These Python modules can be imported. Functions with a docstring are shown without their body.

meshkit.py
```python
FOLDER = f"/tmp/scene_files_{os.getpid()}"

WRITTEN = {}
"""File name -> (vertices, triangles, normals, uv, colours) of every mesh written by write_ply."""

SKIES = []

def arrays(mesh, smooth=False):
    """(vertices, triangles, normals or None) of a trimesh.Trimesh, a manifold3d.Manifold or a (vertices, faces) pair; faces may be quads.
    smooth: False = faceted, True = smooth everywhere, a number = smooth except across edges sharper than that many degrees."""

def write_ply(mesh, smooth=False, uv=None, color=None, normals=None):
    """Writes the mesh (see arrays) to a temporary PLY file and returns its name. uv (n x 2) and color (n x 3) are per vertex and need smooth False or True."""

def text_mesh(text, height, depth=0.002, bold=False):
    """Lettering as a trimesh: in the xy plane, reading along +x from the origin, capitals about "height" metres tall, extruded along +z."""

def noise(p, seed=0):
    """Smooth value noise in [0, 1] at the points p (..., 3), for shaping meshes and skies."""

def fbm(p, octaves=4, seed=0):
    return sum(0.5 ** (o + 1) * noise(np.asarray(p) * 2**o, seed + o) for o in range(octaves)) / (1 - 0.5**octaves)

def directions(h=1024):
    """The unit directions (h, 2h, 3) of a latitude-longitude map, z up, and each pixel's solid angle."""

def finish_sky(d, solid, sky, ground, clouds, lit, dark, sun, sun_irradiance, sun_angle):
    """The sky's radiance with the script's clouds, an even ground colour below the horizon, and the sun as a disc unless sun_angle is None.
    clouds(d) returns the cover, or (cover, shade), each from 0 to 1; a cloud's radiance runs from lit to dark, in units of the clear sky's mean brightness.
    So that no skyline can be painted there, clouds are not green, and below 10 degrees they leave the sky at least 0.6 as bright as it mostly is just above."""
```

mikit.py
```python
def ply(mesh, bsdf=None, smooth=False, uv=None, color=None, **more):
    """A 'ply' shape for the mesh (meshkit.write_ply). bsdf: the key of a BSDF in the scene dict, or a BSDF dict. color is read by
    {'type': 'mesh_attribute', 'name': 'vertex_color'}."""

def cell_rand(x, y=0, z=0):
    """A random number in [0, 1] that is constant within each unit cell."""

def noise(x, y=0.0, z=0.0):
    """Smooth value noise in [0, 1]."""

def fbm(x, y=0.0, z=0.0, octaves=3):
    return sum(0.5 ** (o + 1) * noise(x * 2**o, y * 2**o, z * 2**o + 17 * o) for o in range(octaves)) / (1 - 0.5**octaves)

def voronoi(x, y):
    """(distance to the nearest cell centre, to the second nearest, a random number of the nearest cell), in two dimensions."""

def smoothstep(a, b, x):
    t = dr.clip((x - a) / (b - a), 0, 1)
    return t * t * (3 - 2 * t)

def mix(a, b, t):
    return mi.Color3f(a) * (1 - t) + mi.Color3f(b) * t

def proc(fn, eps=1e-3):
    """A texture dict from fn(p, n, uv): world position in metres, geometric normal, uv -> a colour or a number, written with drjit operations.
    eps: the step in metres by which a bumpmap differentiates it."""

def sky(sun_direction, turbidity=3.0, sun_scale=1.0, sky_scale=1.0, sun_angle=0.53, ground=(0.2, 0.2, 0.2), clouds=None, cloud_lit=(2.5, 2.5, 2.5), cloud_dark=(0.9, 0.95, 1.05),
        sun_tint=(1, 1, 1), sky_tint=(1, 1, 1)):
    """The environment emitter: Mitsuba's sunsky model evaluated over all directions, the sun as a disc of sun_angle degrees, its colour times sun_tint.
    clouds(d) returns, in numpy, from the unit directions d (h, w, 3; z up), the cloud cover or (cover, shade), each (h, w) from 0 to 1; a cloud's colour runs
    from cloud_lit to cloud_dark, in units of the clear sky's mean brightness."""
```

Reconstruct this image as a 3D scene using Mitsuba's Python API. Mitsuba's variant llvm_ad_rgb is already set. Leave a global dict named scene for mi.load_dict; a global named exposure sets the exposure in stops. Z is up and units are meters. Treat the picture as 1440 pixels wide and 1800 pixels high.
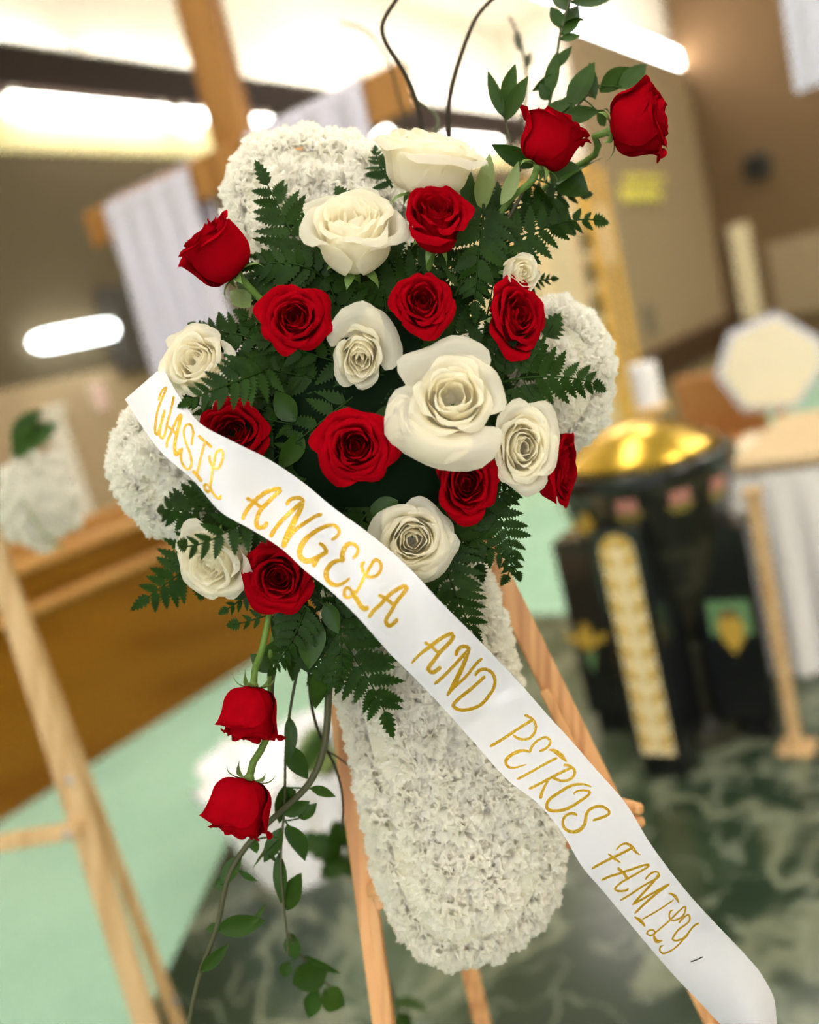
import math, random
import numpy as np, trimesh, mitsuba as mi, drjit as dr, mikit, meshkit
from scipy.interpolate import CubicSpline, PchipInterpolator, LinearNDInterpolator, NearestNDInterpolator
from shapely.geometry import Polygon, Point
from shapely.ops import unary_union
T = mi.ScalarTransform4f
scene, labels = {}, {}
exposure = -0.24

# ------------------------------------------------------------------ camera (hall axes: x along the back wall, y towards it, z up)
FOCAL, PITCH, ROLL, HEAD = 1559.0, math.radians(10.8), math.radians(14.2), math.radians(36)
EYE = np.array([0, 0, 1.45]); Z = np.array([0, 0, 1.0])
_fh = np.array([math.cos(HEAD), math.sin(HEAD), 0]); _rh = np.array([math.sin(HEAD), -math.cos(HEAD), 0])
FWD = _fh*math.cos(PITCH) - Z*math.sin(PITCH); _u0 = _fh*math.sin(PITCH) + Z*math.cos(PITCH)
RIGHT = _rh*math.cos(ROLL) - _u0*math.sin(ROLL); UP = _u0*math.cos(ROLL) + _rh*math.sin(ROLL)
NRM = -FWD                                   # normal of the leaning flower cross
scene['camera'] = {'type': 'thinlens', 'fov': 2*math.degrees(math.atan(900/FOCAL)), 'fov_axis': 'y', 'aperture_radius': 0.0090,
                   'focus_distance': 0.80, 'near_clip': 0.05, 'far_clip': 100.0,
                   'to_world': T().look_at(origin=EYE.tolist(), target=(EYE+FWD).tolist(), up=UP.tolist())}
PANEL, COVE, TUBE, STRIP, ADDED_DAY = 14.0, 13.0, 17.0, 30.0, 9.0      # radiance of ceiling panels, cove lamps, tubes, partition strips, added daylight
WARM = (1.0, 0.94, 0.86)

def ray(px, py): return FWD + RIGHT*((px-720)/FOCAL) - UP*((py-900)/FOCAL)
def at(px, py, d): return EYE + ray(px, py)*d
D0 = 0.85
def P(px, py, h=0.0): return at(px, py, D0-h)
def onz(px, py, z): r = ray(px, py); return EYE + r*((z-EYE[2])/r[2])
def ony(px, py, y): r = ray(px, py); return EYE + r*(y/r[1])
def onx(px, py, x): r = ray(px, py); return EYE + r*(x/r[0])
def dirv(a, b, c): v = a*RIGHT + b*UP + c*NRM; return v/np.linalg.norm(v)
def unit(v): v = np.asarray(v, float); return v/(np.linalg.norm(v)+1e-12)
def PX(h=0.0): return (D0-h)/FOCAL            # metres per pixel at height h

# ------------------------------------------------------------------ helpers
def fresh(base):
    if base not in used: used.add(base); return base
    n = 1
    while f'{base}_{n:03d}' in used: n += 1
    used.add(f'{base}_{n:03d}'); return f'{base}_{n:03d}'
used = set()
def thing(name, label, cat, group=None, kind=None):
    k = fresh(name); labels[k] = {'label': label, 'category': cat}
    if group: labels[k]['group'] = group
    if kind: labels[k]['kind'] = kind
    return k
def put(key, mesh, mat, smooth=False, to_world=None, **kw):
    d = mesh if isinstance(mesh, dict) else mikit.ply(mesh, mat, smooth, **kw)
    if to_world is not None: d = {**d, 'to_world': to_world}
    scene[key] = d; return key
def part(parent, name, mesh, mat, smooth=False, to_world=None, label=None, kind=None, **kw):
    k = fresh(parent+'__'+name); put(k, mesh, mat, smooth, to_world, **kw)
    if label or kind:
        labels[k] = {}
        if label: labels[k]['label'] = label
        if kind: labels[k]['kind'] = kind
    return k
def struct(name, mesh, mat, label, smooth=False):
    k = fresh(name); put(k, mesh, mat, smooth); labels[k] = {'label': label, 'kind': 'structure'}; return k
def solo(name, label, cat, mesh, mat, smooth=False, group=None, kind=None):
    k = thing(name, label, cat, group, kind); put(k, mesh, mat, smooth); return k
def cat(ms):
    vs, fs, n = [], [], 0
    for v, f in ms:
        v, f = np.asarray(v, float), np.asarray(f, int)
        if f.shape[1] == 4: f = np.vstack([f[:, [0, 1, 2]], f[:, [0, 2, 3]]])
        vs.append(v); fs.append(f+n); n += len(v)
    return np.vstack(vs), np.vstack(fs)
def grid_faces(nu, nv, close=False):
    i, j = np.meshgrid(np.arange(nu-1), np.arange(nv if close else nv-1), indexing='ij'); j2 = (j+1) % nv
    q = np.stack([i*nv+j, i*nv+j2, (i+1)*nv+j2, (i+1)*nv+j], -1).reshape(-1, 4)
    return np.vstack([q[:, [0, 1, 2]], q[:, [0, 2, 3]]])
def box(x0, y0, z0, x1, y1, z1, c=0.0):
    """box with chamfered edges"""
    if c <= 0: m = trimesh.creation.box(bounds=[[x0, y0, z0], [x1, y1, z1]])
    else:
        p = []
        for a, b, d in np.ndindex(2, 2, 2):
            s = np.array([a, b, d])*2-1; base = np.where(s > 0, [x1, y1, z1], [x0, y0, z0])
            for k in range(3): q = base - s*c; q[k] = base[k]; p.append(q)
        m = trimesh.convex.convex_hull(np.array(p))
    return np.array(m.vertices), np.array(m.faces)
def bar(p0, p1, w, d, side, c=0.0015):
    """straight timber from p0 to p1; side = direction of its width w"""
    p0, p1 = np.asarray(p0, float), np.asarray(p1, float); L = np.linalg.norm(p1-p0); z = (p1-p0)/L
    x = unit(np.asarray(side)-z*np.dot(side, z)); y = np.cross(z, x)
    v, f = box(-w/2, -d/2, 0, w/2, d/2, L, c); return p0 + v[:, :1]*x + v[:, 1:2]*y + v[:, 2:]*z, f
def spline(pts, n, closed=False):
    p = np.asarray(pts, float); s = np.r_[0, np.cumsum(np.linalg.norm(np.diff(p, axis=0), axis=1))]
    if len(p) == 2: return p[0] + (p[1]-p[0])*np.linspace(0, 1, n)[:, None]
    return CubicSpline(s, p)(np.linspace(0, s[-1], n))
def tube(p, r, sides=6, cap=True):
    p = np.asarray(p, float); t = np.gradient(p, axis=0); t /= np.linalg.norm(t, axis=1, keepdims=True)+1e-12
    a = np.cross(t[0], [0.3, 0.2, 0.9]); A = []
    for k in range(len(p)):
        a = a - t[k]*np.dot(a, t[k]); a = a/np.linalg.norm(a); A.append(a)
    A = np.array(A); B = np.cross(t, A); g = np.arange(sides)*2*np.pi/sides
    r = np.broadcast_to(r, (len(p),))
    v = p[:, None] + r[:, None, None]*(np.cos(g)[None, :, None]*A[:, None] + np.sin(g)[None, :, None]*B[:, None])
    f = grid_faces(len(p), sides, True); v = v.reshape(-1, 3)
    if cap:
        n = len(v); v = np.vstack([v, p[:1], p[-1:]]); k = np.arange(sides); e = (len(p)-1)*sides
        f = np.vstack([f, np.stack([k*0+n, (k+1) % sides, k], 1), np.stack([k*0+n+1, e+k, e+(k+1) % sides], 1)])
    return v, f
def lathe(prof, n=40, centre=(0, 0, 0)):
    prof = np.asarray(prof, float); g = np.arange(n)*2*np.pi/n
    v = np.stack([prof[:, :1]*np.cos(g), prof[:, :1]*np.sin(g), np.broadcast_to(prof[:, 1:], (len(prof), n))], -1).reshape(-1, 3)
    return v+np.asarray(centre), grid_faces(len(prof), n, True)
def basis(axis, roll=0.0):
    z = unit(axis); x = np.cross([0.13, 0.31, 0.94] if abs(z[2]) < 0.93 else [1, 0, 0.1], z); x = unit(x); y = np.cross(z, x)
    c, s = math.cos(roll), math.sin(roll); return np.stack([c*x+s*y, -s*x+c*y, z], 1)
def pose(R, t, s=1.0):
    m = np.eye(4); m[:3, :3] = R*s; m[:3, 3] = t; return T(m.tolist())
def prism(outline2, p0, X, Y, depth):
    """flat outline (metres) in the plane p0 + x X + y Y, thickness depth along X x Y"""
    m = trimesh.creation.extrude_polygon(outline2 if isinstance(outline2, Polygon) else Polygon(outline2), depth, engine='earcut')
    v = np.array(m.vertices); N = np.cross(X, Y); return p0 + v[:, :1]*X + v[:, 1:2]*Y + v[:, 2:]*N, np.array(m.faces)

# ------------------------------------------------------------------ materials
def rgb(*c): return {'type': 'rgb', 'value': list(c)}
def mat(name, color, rough=0.5, **kw):
    scene[name] = {'type': 'twosided', 'b': {'type': 'principled', 'base_color': color if isinstance(color, dict) else rgb(*color), 'roughness': rough, **kw}}
    return name
def speck(base, amp, scale):
    def fn(p, n, uv): return mi.Color3f(base)*(1-amp + 2*amp*mikit.fbm(p.x*scale, p.y*scale, p.z*scale))
    return mikit.proc(fn)
def wood(base, dark, scale, ax):
    ax = [float(a) for a in ax]
    def fn(p, n, uv):
        along = p.x*ax[0]+p.y*ax[1]+p.z*ax[2]
        q = [p.x-along*ax[0], p.y-along*ax[1], p.z-along*ax[2]]
        g = mikit.noise(q[0]*scale+along*1.5, q[1]*scale, q[2]*scale+along*2)
        return mikit.mix(base, dark, mikit.smoothstep(0.35, 0.8, g))
    return mikit.proc(fn)
def thin(name, color, rough, trans): scene[name] = {'type': 'principledthin', 'base_color': color, 'roughness': rough, 'diff_trans': trans, 'eta': 1.25}
thin('red_petal_skin', speck((0.33, 0.0015, 0.007), 0.25, 60), 0.6, 0.35)
thin('cream_petal_skin', speck((0.98, 0.94, 0.81), 0.02, 40), 0.65, 1.15)
thin('carnation_skin', speck((0.985, 0.97, 0.92), 0.015, 60), 0.8, 1.35)
mat('sepal_skin', (0.13, 0.22, 0.05), 0.5)
mat('stem_skin', (0.11, 0.19, 0.035), 0.5, specular=0.25)
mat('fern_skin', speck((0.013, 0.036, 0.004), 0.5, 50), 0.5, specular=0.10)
mat('leaf_skin', speck((0.022, 0.056, 0.006), 0.4, 30), 0.42, specular=0.16)
mat('pale_leaf_skin', (0.16, 0.22, 0.07), 0.45)
mat('vine_skin', (0.055, 0.06, 0.025), 0.6)
mat('twig_skin', (0.03, 0.024, 0.015), 0.7, specular=0.1)
mat('foam_skin', (0.004, 0.011, 0.004), 0.95, specular=0.05)
mat('base_skin', (0.55, 0.53, 0.42), 0.9)
mat('satin', (0.67, 0.66, 0.70), 0.40, specular=0.5)
def glitter(p, n, uv):
    r = mikit.cell_rand(p.x*1400, p.y*1400, p.z*1400)
    return mikit.mix(mikit.mix((0.42, 0.22, 0.01), (0.80, 0.50, 0.03), r), (1.0, 0.85, 0.45), mikit.smoothstep(0.93, 0.97, r))
mat('gold_glitter', mikit.proc(glitter), 0.38, metallic=0.55)
mat('easel_wood', wood((0.72, 0.38, 0.16), (0.50, 0.22, 0.08), 160, unit(UP)), 0.5)
mat('pale_easel_wood', wood((0.60, 0.40, 0.20), (0.48, 0.29, 0.12), 90, unit(UP)), 0.5)
mat('pew_wood', wood((0.235, 0.092, 0.005), (0.195, 0.070, 0.002), 8, (1, 0, 0)), 0.4, specular=0.2)
mat('pew_trim_wood', wood((0.55, 0.27, 0.075), (0.45, 0.20, 0.05), 14, (1, 0, 0)), 0.35)
mat('cross_wood', wood((0.42, 0.19, 0.05), (0.32, 0.13, 0.03), 20, (0, 0, 1)), 0.5)
mat('orange_wood', (0.40, 0.17, 0.05), 0.45)
mat('dark_wood', (0.055, 0.022, 0.010), 0.5)
mat('black_hole', (0.01, 0.008, 0.006), 0.8)
mat('steel', (0.35, 0.33, 0.33), 0.3, metallic=0.9)
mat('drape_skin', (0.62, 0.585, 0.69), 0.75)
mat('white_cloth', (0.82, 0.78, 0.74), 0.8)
mat('paper_white', (0.92, 0.91, 0.95), 0.7)
mat('plaster', (0.80, 0.75, 0.66), 0.85)
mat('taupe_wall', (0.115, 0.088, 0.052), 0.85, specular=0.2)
mat('tan_wall', (0.34, 0.24, 0.15), 0.85, specular=0.2)
mat('cream_wall', (0.66, 0.52, 0.34), 0.85)
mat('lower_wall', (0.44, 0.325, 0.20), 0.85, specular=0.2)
mat('brown_wall', (0.155, 0.092, 0.046), 0.85, specular=0.2)
mat('beam_paint', (0.022, 0.012, 0.009), 0.7, specular=0.2)
mat('valance_paint', (0.88, 0.76, 0.42), 0.7)
def carpet(p, n, uv):
    return mikit.mix((0.32, 0.53, 0.41), (0.41, 0.62, 0.48), mikit.fbm(p.x*3, p.y*3, 0))*(0.92+0.16*mikit.noise(p.x*220, p.y*220))
mat('mint_carpet', mikit.proc(carpet), 0.95)
def marble(p, n, uv):
    w = mikit.fbm(p.x*2.2, p.y*2.2, 1, 4)
    v1 = dr.abs(mikit.fbm(p.x*2.6+w*2, p.y*2.6, 5, 4)-0.5); v2 = dr.abs(mikit.fbm(p.x*7+w*3, p.y*7, 9, 3)-0.5)
    base = mikit.mix((0.020, 0.036, 0.020), (0.075, 0.105, 0.062), mikit.smoothstep(0.35, 0.65, w))
    base = mikit.mix(base, (0.20, 0.22, 0.15), 0.8*(1-mikit.smoothstep(0.0, 0.06, v1)))
    return mikit.mix(base, (0.26, 0.29, 0.22), 0.45*(1-mikit.smoothstep(0.0, 0.03, v2)))
mat('green_marble', mikit.proc(marble), 0.2, specular=0.35)
def bmarble(p, n, uv):
    v = dr.abs(mikit.fbm(p.x*5, p.y*5, p.z*5, 4)-0.5)
    return mikit.mix((0.035, 0.036, 0.022), (0.010, 0.011, 0.008), mikit.smoothstep(0.0, 0.10, v))
mat('bowl_marble', mikit.proc(bmarble), 0.2)
mat('black_granite', (0.006, 0.007, 0.008), 0.18)
mat('font_gold', (0.74, 0.46, 0.07), 0.22, metallic=1.0)
mat('gilt', (0.62, 0.40, 0.06), 0.45, metallic=0.3)
mat('pale_gilt', (0.85, 0.70, 0.40), 0.5)
mat('glow_yellow', (0.90, 0.76, 0.16), 0.4)  # raised yellow that holds the light of the partition bars
mat('enamel_green', (0.13, 0.26, 0.11), 0.45)
mat('enamel_pink', (0.50, 0.22, 0.18), 0.5)
mat('olive_gilt', (0.22, 0.18, 0.04), 0.45)
mat('icon_gold', (0.80, 0.46, 0.10), 0.45)
mat('icon_dark', (0.14, 0.09, 0.03), 0.5)
mat('icon_cream', (0.88, 0.72, 0.48), 0.6)
mat('pink_paint', (0.75, 0.50, 0.45), 0.7)
mat('blue_paint', (0.03, 0.06, 0.14), 0.7)
mat('dark_paint', (0.05, 0.042, 0.035), 0.7)
mat('chair_vinyl', (0.86, 0.74, 0.56), 0.5)
mat('table_wood', (0.55, 0.40, 0.23), 0.5)
mat('lavender_paint', (0.62, 0.62, 0.74), 0.6)
mat('grey_paint', (0.17, 0.135, 0.10), 0.6)
def glow(r, c=WARM): return {'type': 'area', 'radiance': rgb(*[r*x for x in c])}

# ------------------------------------------------------------------ the room
FLOORZ, CEIL, YB = 0.0, 5.0, 5.2
struct('floor', box(-6, -7, -0.1, 15, 5.4, 0), 'mint_carpet', 'mint green carpet floor')
mar = Polygon([(3.62, -5), (3.62, 2.42), (1.95, 2.42), (0.9, 1.83), (-1.5, 0.4), (-4, -0.5), (-4, -5)])
def tilt_strip(poly, z0, z1, x0=0):
    m = trimesh.creation.extrude_polygon(poly, z1-z0, engine='earcut'); m.apply_translation([0, 0, z0]); return np.array(m.vertices), np.array(m.faces)
k_ = fresh('floor__marble_paving'); put(k_, tilt_strip(mar, 0.0, 0.012), 'green_marble'); labels[k_] = {'label': 'polished green marble paving'}
struct('wall_back', box(-6, YB, 0, 15, YB+0.15, CEIL), 'plaster', 'long back wall, white above the beam')
for i, yw in enumerate((-5.6, -3.2, -0.8)):  # daylight openings added behind the viewer for stronger front light
    kw = struct(f'added_window_{i+1}', cat([box(-5.999, yw-0.85, 0.9, -5.93, yw-0.75, 3.7), box(-5.999, yw+0.75, 0.9, -5.93, yw+0.85, 3.7), box(-5.999, yw-0.75, 3.6, -5.93, yw+0.75, 3.7), box(-5.999, yw-0.75, 0.9, -5.93, yw+0.75, 1.0), box(-5.999, yw-0.02, 1.0, -5.95, yw+0.02, 3.6), box(-5.999, yw-0.75, 2.3, -5.95, yw+0.75, 2.34)]), 'paper_white', 'tall frosted daylight panel added in the side wall behind the viewer for front light')
    part(kw, 'pane', box(-5.99, yw-0.75, 1.0, -5.97, yw+0.75, 3.6), 'plaster', emitter=glow(ADDED_DAY, (0.90, 0.95, 1.10)))
struct('wall_left', box(-6.15, -7, 0, -6, YB, CEIL), 'cream_wall', 'plain side wall')
struct('wall_front', box(-6, -7.15, 0, 15, -7, CEIL), 'cream_wall', 'plain wall behind the viewer')
struct('wall_far', box(11.75, 2.55, 0, 11.9, YB, CEIL), 'plaster', 'lit end wall beyond the partition')
struct('wall_right', box(10.2, -7, 0, 10.35, 2.68, CEIL), 'brown_wall', 'brown end wall at the right')
struct('wall_screen', box(7.2, 2.58, 0, 10.2, 2.68, 3.40), 'tan_wall', 'tan partition wall with a lit top edge')
struct('ceiling', box(-6, -7, CEIL, 15, 5.4, CEIL+0.1), 'plaster', 'pale plaster ceiling')
struct('trim_1', box(-6, YB-0.16, 3.57, 11.7, YB-0.001, 3.85, 0.01), 'beam_paint', 'dark brown beam along the back wall')
struct('trim_2', box(-6, YB-0.06, 3.20, 11.7, YB-0.001, 3.44, 0.005), 'valance_paint', 'cream valance under the tube lights')
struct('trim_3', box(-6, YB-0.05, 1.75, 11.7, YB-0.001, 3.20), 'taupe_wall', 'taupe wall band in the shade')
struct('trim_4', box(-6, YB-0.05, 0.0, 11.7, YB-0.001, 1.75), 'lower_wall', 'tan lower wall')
struct('trim_5', box(7.2, 2.50, 0.55, 10.2, 2.579, 0.84, 0.01), 'dark_wood', 'dark brown rail along the foot of the partition')
# cove lamps on top of the beam and on the partition, tube lamps under the beam, panels in the ceiling
for i in range(6):
    k = thing('cove_lamp', 'up-facing lamp strip hidden on top of the dark beam', 'lamp', 'cove lamps on the beam')
    x0 = 1.2+i*1.75
    part(k, 'housing', box(x0, YB-0.15, 3.852, x0+1.6, YB-0.03, 3.875), 'plaster')
    part(k, 'diffuser', box(x0+0.02, YB-0.14, 3.876, x0+1.58, YB-0.04, 3.884), 'plaster', emitter=glow(COVE))
for i, (a, b) in enumerate([(20, 300), (322, 370), (418, 480), (660, 690), (790, 880)]):
    x0, x1 = ony(a, 185+(a-40)*0.11, YB-0.15)[0], ony(b, 185+(b-40)*0.11, YB-0.15)[0]
    k = thing('tube_lamp', ['long glowing tube lamp under the beam at the far left', 'short glowing tube lamp left of the wooden pole', 'glowing tube lamp just right of the wooden pole',
              'glowing tube lamp beside the white drape', 'glowing tube lamp under the beam right of the cream rose'][i], 'lamp')
    part(k, 'tube', tube(spline([(x0, YB-0.15, 3.49), (x1, YB-0.15, 3.49)], 8), 0.042, 10), 'plaster', True, emitter=glow(TUBE))
    part(k, 'bracket', box(x0+0.02, YB-0.16, 3.525, x0+0.06, YB-0.14, 3.5695), 'plaster'); part(k, 'bracket', box(x1-0.06, YB-0.16, 3.525, x1-0.02, YB-0.14, 3.5695), 'plaster')
for i in range(3):
    k = thing('partition_lamp', 'glowing lamp strip along the top of the tan partition', 'lamp', 'lamp strips on the partition')
    x0 = 7.3+i*0.97
    part(k, 'housing', box(x0, 2.60, 3.401, x0+0.96, 2.66, 3.43), 'plaster'); part(k, 'diffuser', box(x0+0.02, 2.605, 3.431, x0+0.94, 2.655, 3.60), 'plaster', emitter=glow(STRIP))
for x, y in [(x, y) for x in (-3.6, -1.2, 1.2, 3.6, 6.0, 8.4) for y in (-5.4, -3.0, -0.6, 1.8) if not (x > 8 and y > 1)] + [(9.2, 4.0), (10.8, 4.0), (7.6, 4.0)]:  # last three, beyond the partition, are added to brighten the far wall
    k = thing('ceiling_light', 'square white ceiling light panel above the hall', 'ceiling light', 'ceiling light panels')
    part(k, 'frame', box(x-0.64, y-0.34, CEIL-0.03, x+0.64, y+0.34, CEIL-0.001), 'plaster')
    part(k, 'diffuser', box(x-0.6, y-0.3, CEIL-0.036, x+0.6, y+0.3, CEIL-0.031), 'plaster', emitter=glow(PANEL))

# ------------------------------------------------------------------ things far behind
k = thing('wall_lamp', 'bright white oblong lamp on the shaded wall at the far left', 'lamp')
a, b = ony(52, 605, YB-0.14), ony(212, 575, YB-0.14)
part(k, 'glass', tube(spline([a, a+(b-a)*0.08, a+(b-a)*0.3, a+(b-a)*0.7, a+(b-a)*0.92, b], 24), 0.066*np.sqrt(np.clip(1-np.linspace(-1, 1, 24)**6, 0.02, 1)), 16), 'plaster', True, emitter=glow(9, (0.92, 1, 0.98)))
part(k, 'mount', box(a[0]+0.1, YB-0.12, a[2]-0.03, b[0]-0.1, YB-0.051, a[2]+0.03), 'plaster')
def wallbox(px0, py0, px1, py1, y, t):
    a, b = ony(px0, py0, y), ony(px1, py1, y)
    return box(min(a[0], b[0]), y, min(a[2], b[2]), max(a[0], b[0]), y+t, max(a[2], b[2]), 0.004)
c0 = ony(128, 745, YB-0.2); c1 = ony(172, 950, YB-0.2)
k = thing('white_pilaster', 'slim white pilaster on the tan wall behind the white spray', 'pilaster')
part(k, 'shaft', box(c1[0]-0.05, YB-0.17, 0.0, c1[0]+0.07, YB-0.051, 1.52, 0.01), 'plaster'); part(k, 'capital', box(c1[0]-0.07, YB-0.19, 1.521, c1[0]+0.09, YB-0.051, 1.58, 0.01), 'plaster'); part(k, 'plinth', box(c1[0]-0.07, YB-0.19, 0, c1[0]+0.09, YB-0.171, 0.12), 'plaster')
a = ony(176, 697, YB-0.07); k = thing('pink_plaque', 'small pink plaque on the tan wall left of the ribbon', 'plaque')
part(k, 'board', box(a[0]-0.05, YB-0.075, a[2]-0.09, a[0]+0.05, YB-0.051, a[2]+0.09, 0.006), 'pink_paint'); part(k, 'rim', box(a[0]-0.056, YB-0.066, a[2]-0.096, a[0]+0.056, YB-0.0505, a[2]+0.096), 'plaster')
a = ony(238, 575, YB-0.08); k = thing('dark_cabinet', 'dark cabinet with a blue panel on the shaded wall beside the drape', 'cabinet')
part(k, 'body', box(a[0]-0.25, YB-0.20, a[2]-0.30, a[0]+0.75, YB-0.051, a[2]+0.28, 0.01), 'dark_paint'); part(k, 'blue_panel', box(a[0]-0.02, YB-0.215, a[2]-0.2, a[0]+0.30, YB-0.2005, a[2]+0.0, 0.004), 'blue_paint')

# long low wooden partition (pew front) at the left
YP = 3.5
k = thing('low_partition', 'long low wooden pew front with a lighter moulding on the green carpet', 'pew')
part(k, 'panel', box(0.2, YP, 0.0, 5.2, YP+0.05, 0.90, 0.004), 'pew_wood')
part(k, 'top_rail', box(0.2, YP-0.05, 0.90, 5.2, YP+0.09, 0.945, 0.01), 'pew_trim_wood')
part(k, 'upper_board', box(0.2, YP-0.02, 0.80, 5.2, YP-0.0005, 0.899, 0.004), 'pew_wood')
part(k, 'moulding', box(0.2, YP-0.045, 0.72, 5.2, YP-0.0005, 0.765, 0.012), 'pew_trim_wood', label='lighter wooden moulding')
part(k, 'skirting', box(0.2, YP-0.015, 0.0, 5.2, YP-0.0005, 0.07, 0.004), 'pew_wood')
k = thing('pew', 'orange wooden pew seat behind the long pew front', 'pew')
part(k, 'back', box(0.2, YP+0.62, 0.40, 3.9, YP+0.66, 0.96, 0.01), 'pew_trim_wood'); part(k, 'seat', box(0.2, YP+0.2, 0.40, 3.9, YP+0.619, 0.44, 0.01), 'pew_trim_wood')
part(k, 'end', box(3.86, YP+0.2, 0.0, 3.9, YP+0.66, 0.399, 0.01), 'pew_trim_wood'); part(k, 'end', box(0.2, YP+0.2, 0.0, 0.24, YP+0.66, 0.399, 0.01), 'pew_trim_wood')

# wooden cross with a white drape
k = thing('wooden_cross', 'tall blurred wooden cross standing behind the flowers', 'cross')
XC = 2.36; cy = 2.03; cz = 2.12
part(k, 'upright', box(XC-0.03, cy-0.075, 0.06, XC+0.03, cy+0.075, 3.25, 0.006), 'cross_wood')
part(k, 'crossbar', box(XC-0.065, 1.32, cz-0.065, XC-0.0305, 2.79, cz+0.065, 0.006), 'cross_wood')
part(k, 'foot', box(XC-0.3, cy-0.3, 0.0125, XC+0.3, cy+0.3, 0.06, 0.01), 'cross_wood')
def drape(y0, y1, z_hi, drop0, drop1, seed, amp=0.022):
    """cloth laid over the crossbar, hanging in folds on the side of the camera and a little behind"""
    n, m = 46, 40; u = np.linspace(0, 1, n)[:, None]; s = np.linspace(-0.25, 1, m)[None, :]
    y = y0+(y1-y0)*u; drop = drop0+(drop1-drop0)*u
    L = s*drop; fold = amp*np.sin(u*26+seed+1.5*np.sin(s*2))*np.clip(np.abs(s)*3, 0, 1)
    x = np.where(s >= 0, XC-0.072-np.clip(s*6, 0, 1)*0.012+fold, XC-0.026+0.012+np.clip(-s*6, 0, 1)*0.02-fold)
    z = np.where(s >= 0, z_hi-L, z_hi+L*1.0)
    near = np.abs(s) < 0.02; x = np.where(near, XC-0.045, x); z = np.where(near, z_hi+0.004, z)
    y = y+0.02*np.sin(s*5+seed)*u*(1-u)
    v = np.stack([x, np.broadcast_to(y, x.shape), z], -1).reshape(-1, 3); f = grid_faces(n, m)
    return thick(v, f, 0.002)
def thick(v, f, t):
    n = np.zeros_like(v); c = np.cross(v[f[:, 1]]-v[f[:, 0]], v[f[:, 2]]-v[f[:, 0]])
    for q in range(3): np.add.at(n, f[:, q], c)
    n /= np.linalg.norm(n, axis=1, keepdims=True)+1e-12
    return cat([(v, f), (v-n*t, f[:, ::-1])])
solo('white_drape', 'long white pleated cloth hanging from the left arm of the wooden cross', 'cloth', drape(2.20, 2.66, cz+0.072, 0.95, 0.75, 0.3), 'drape_skin', True)
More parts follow.
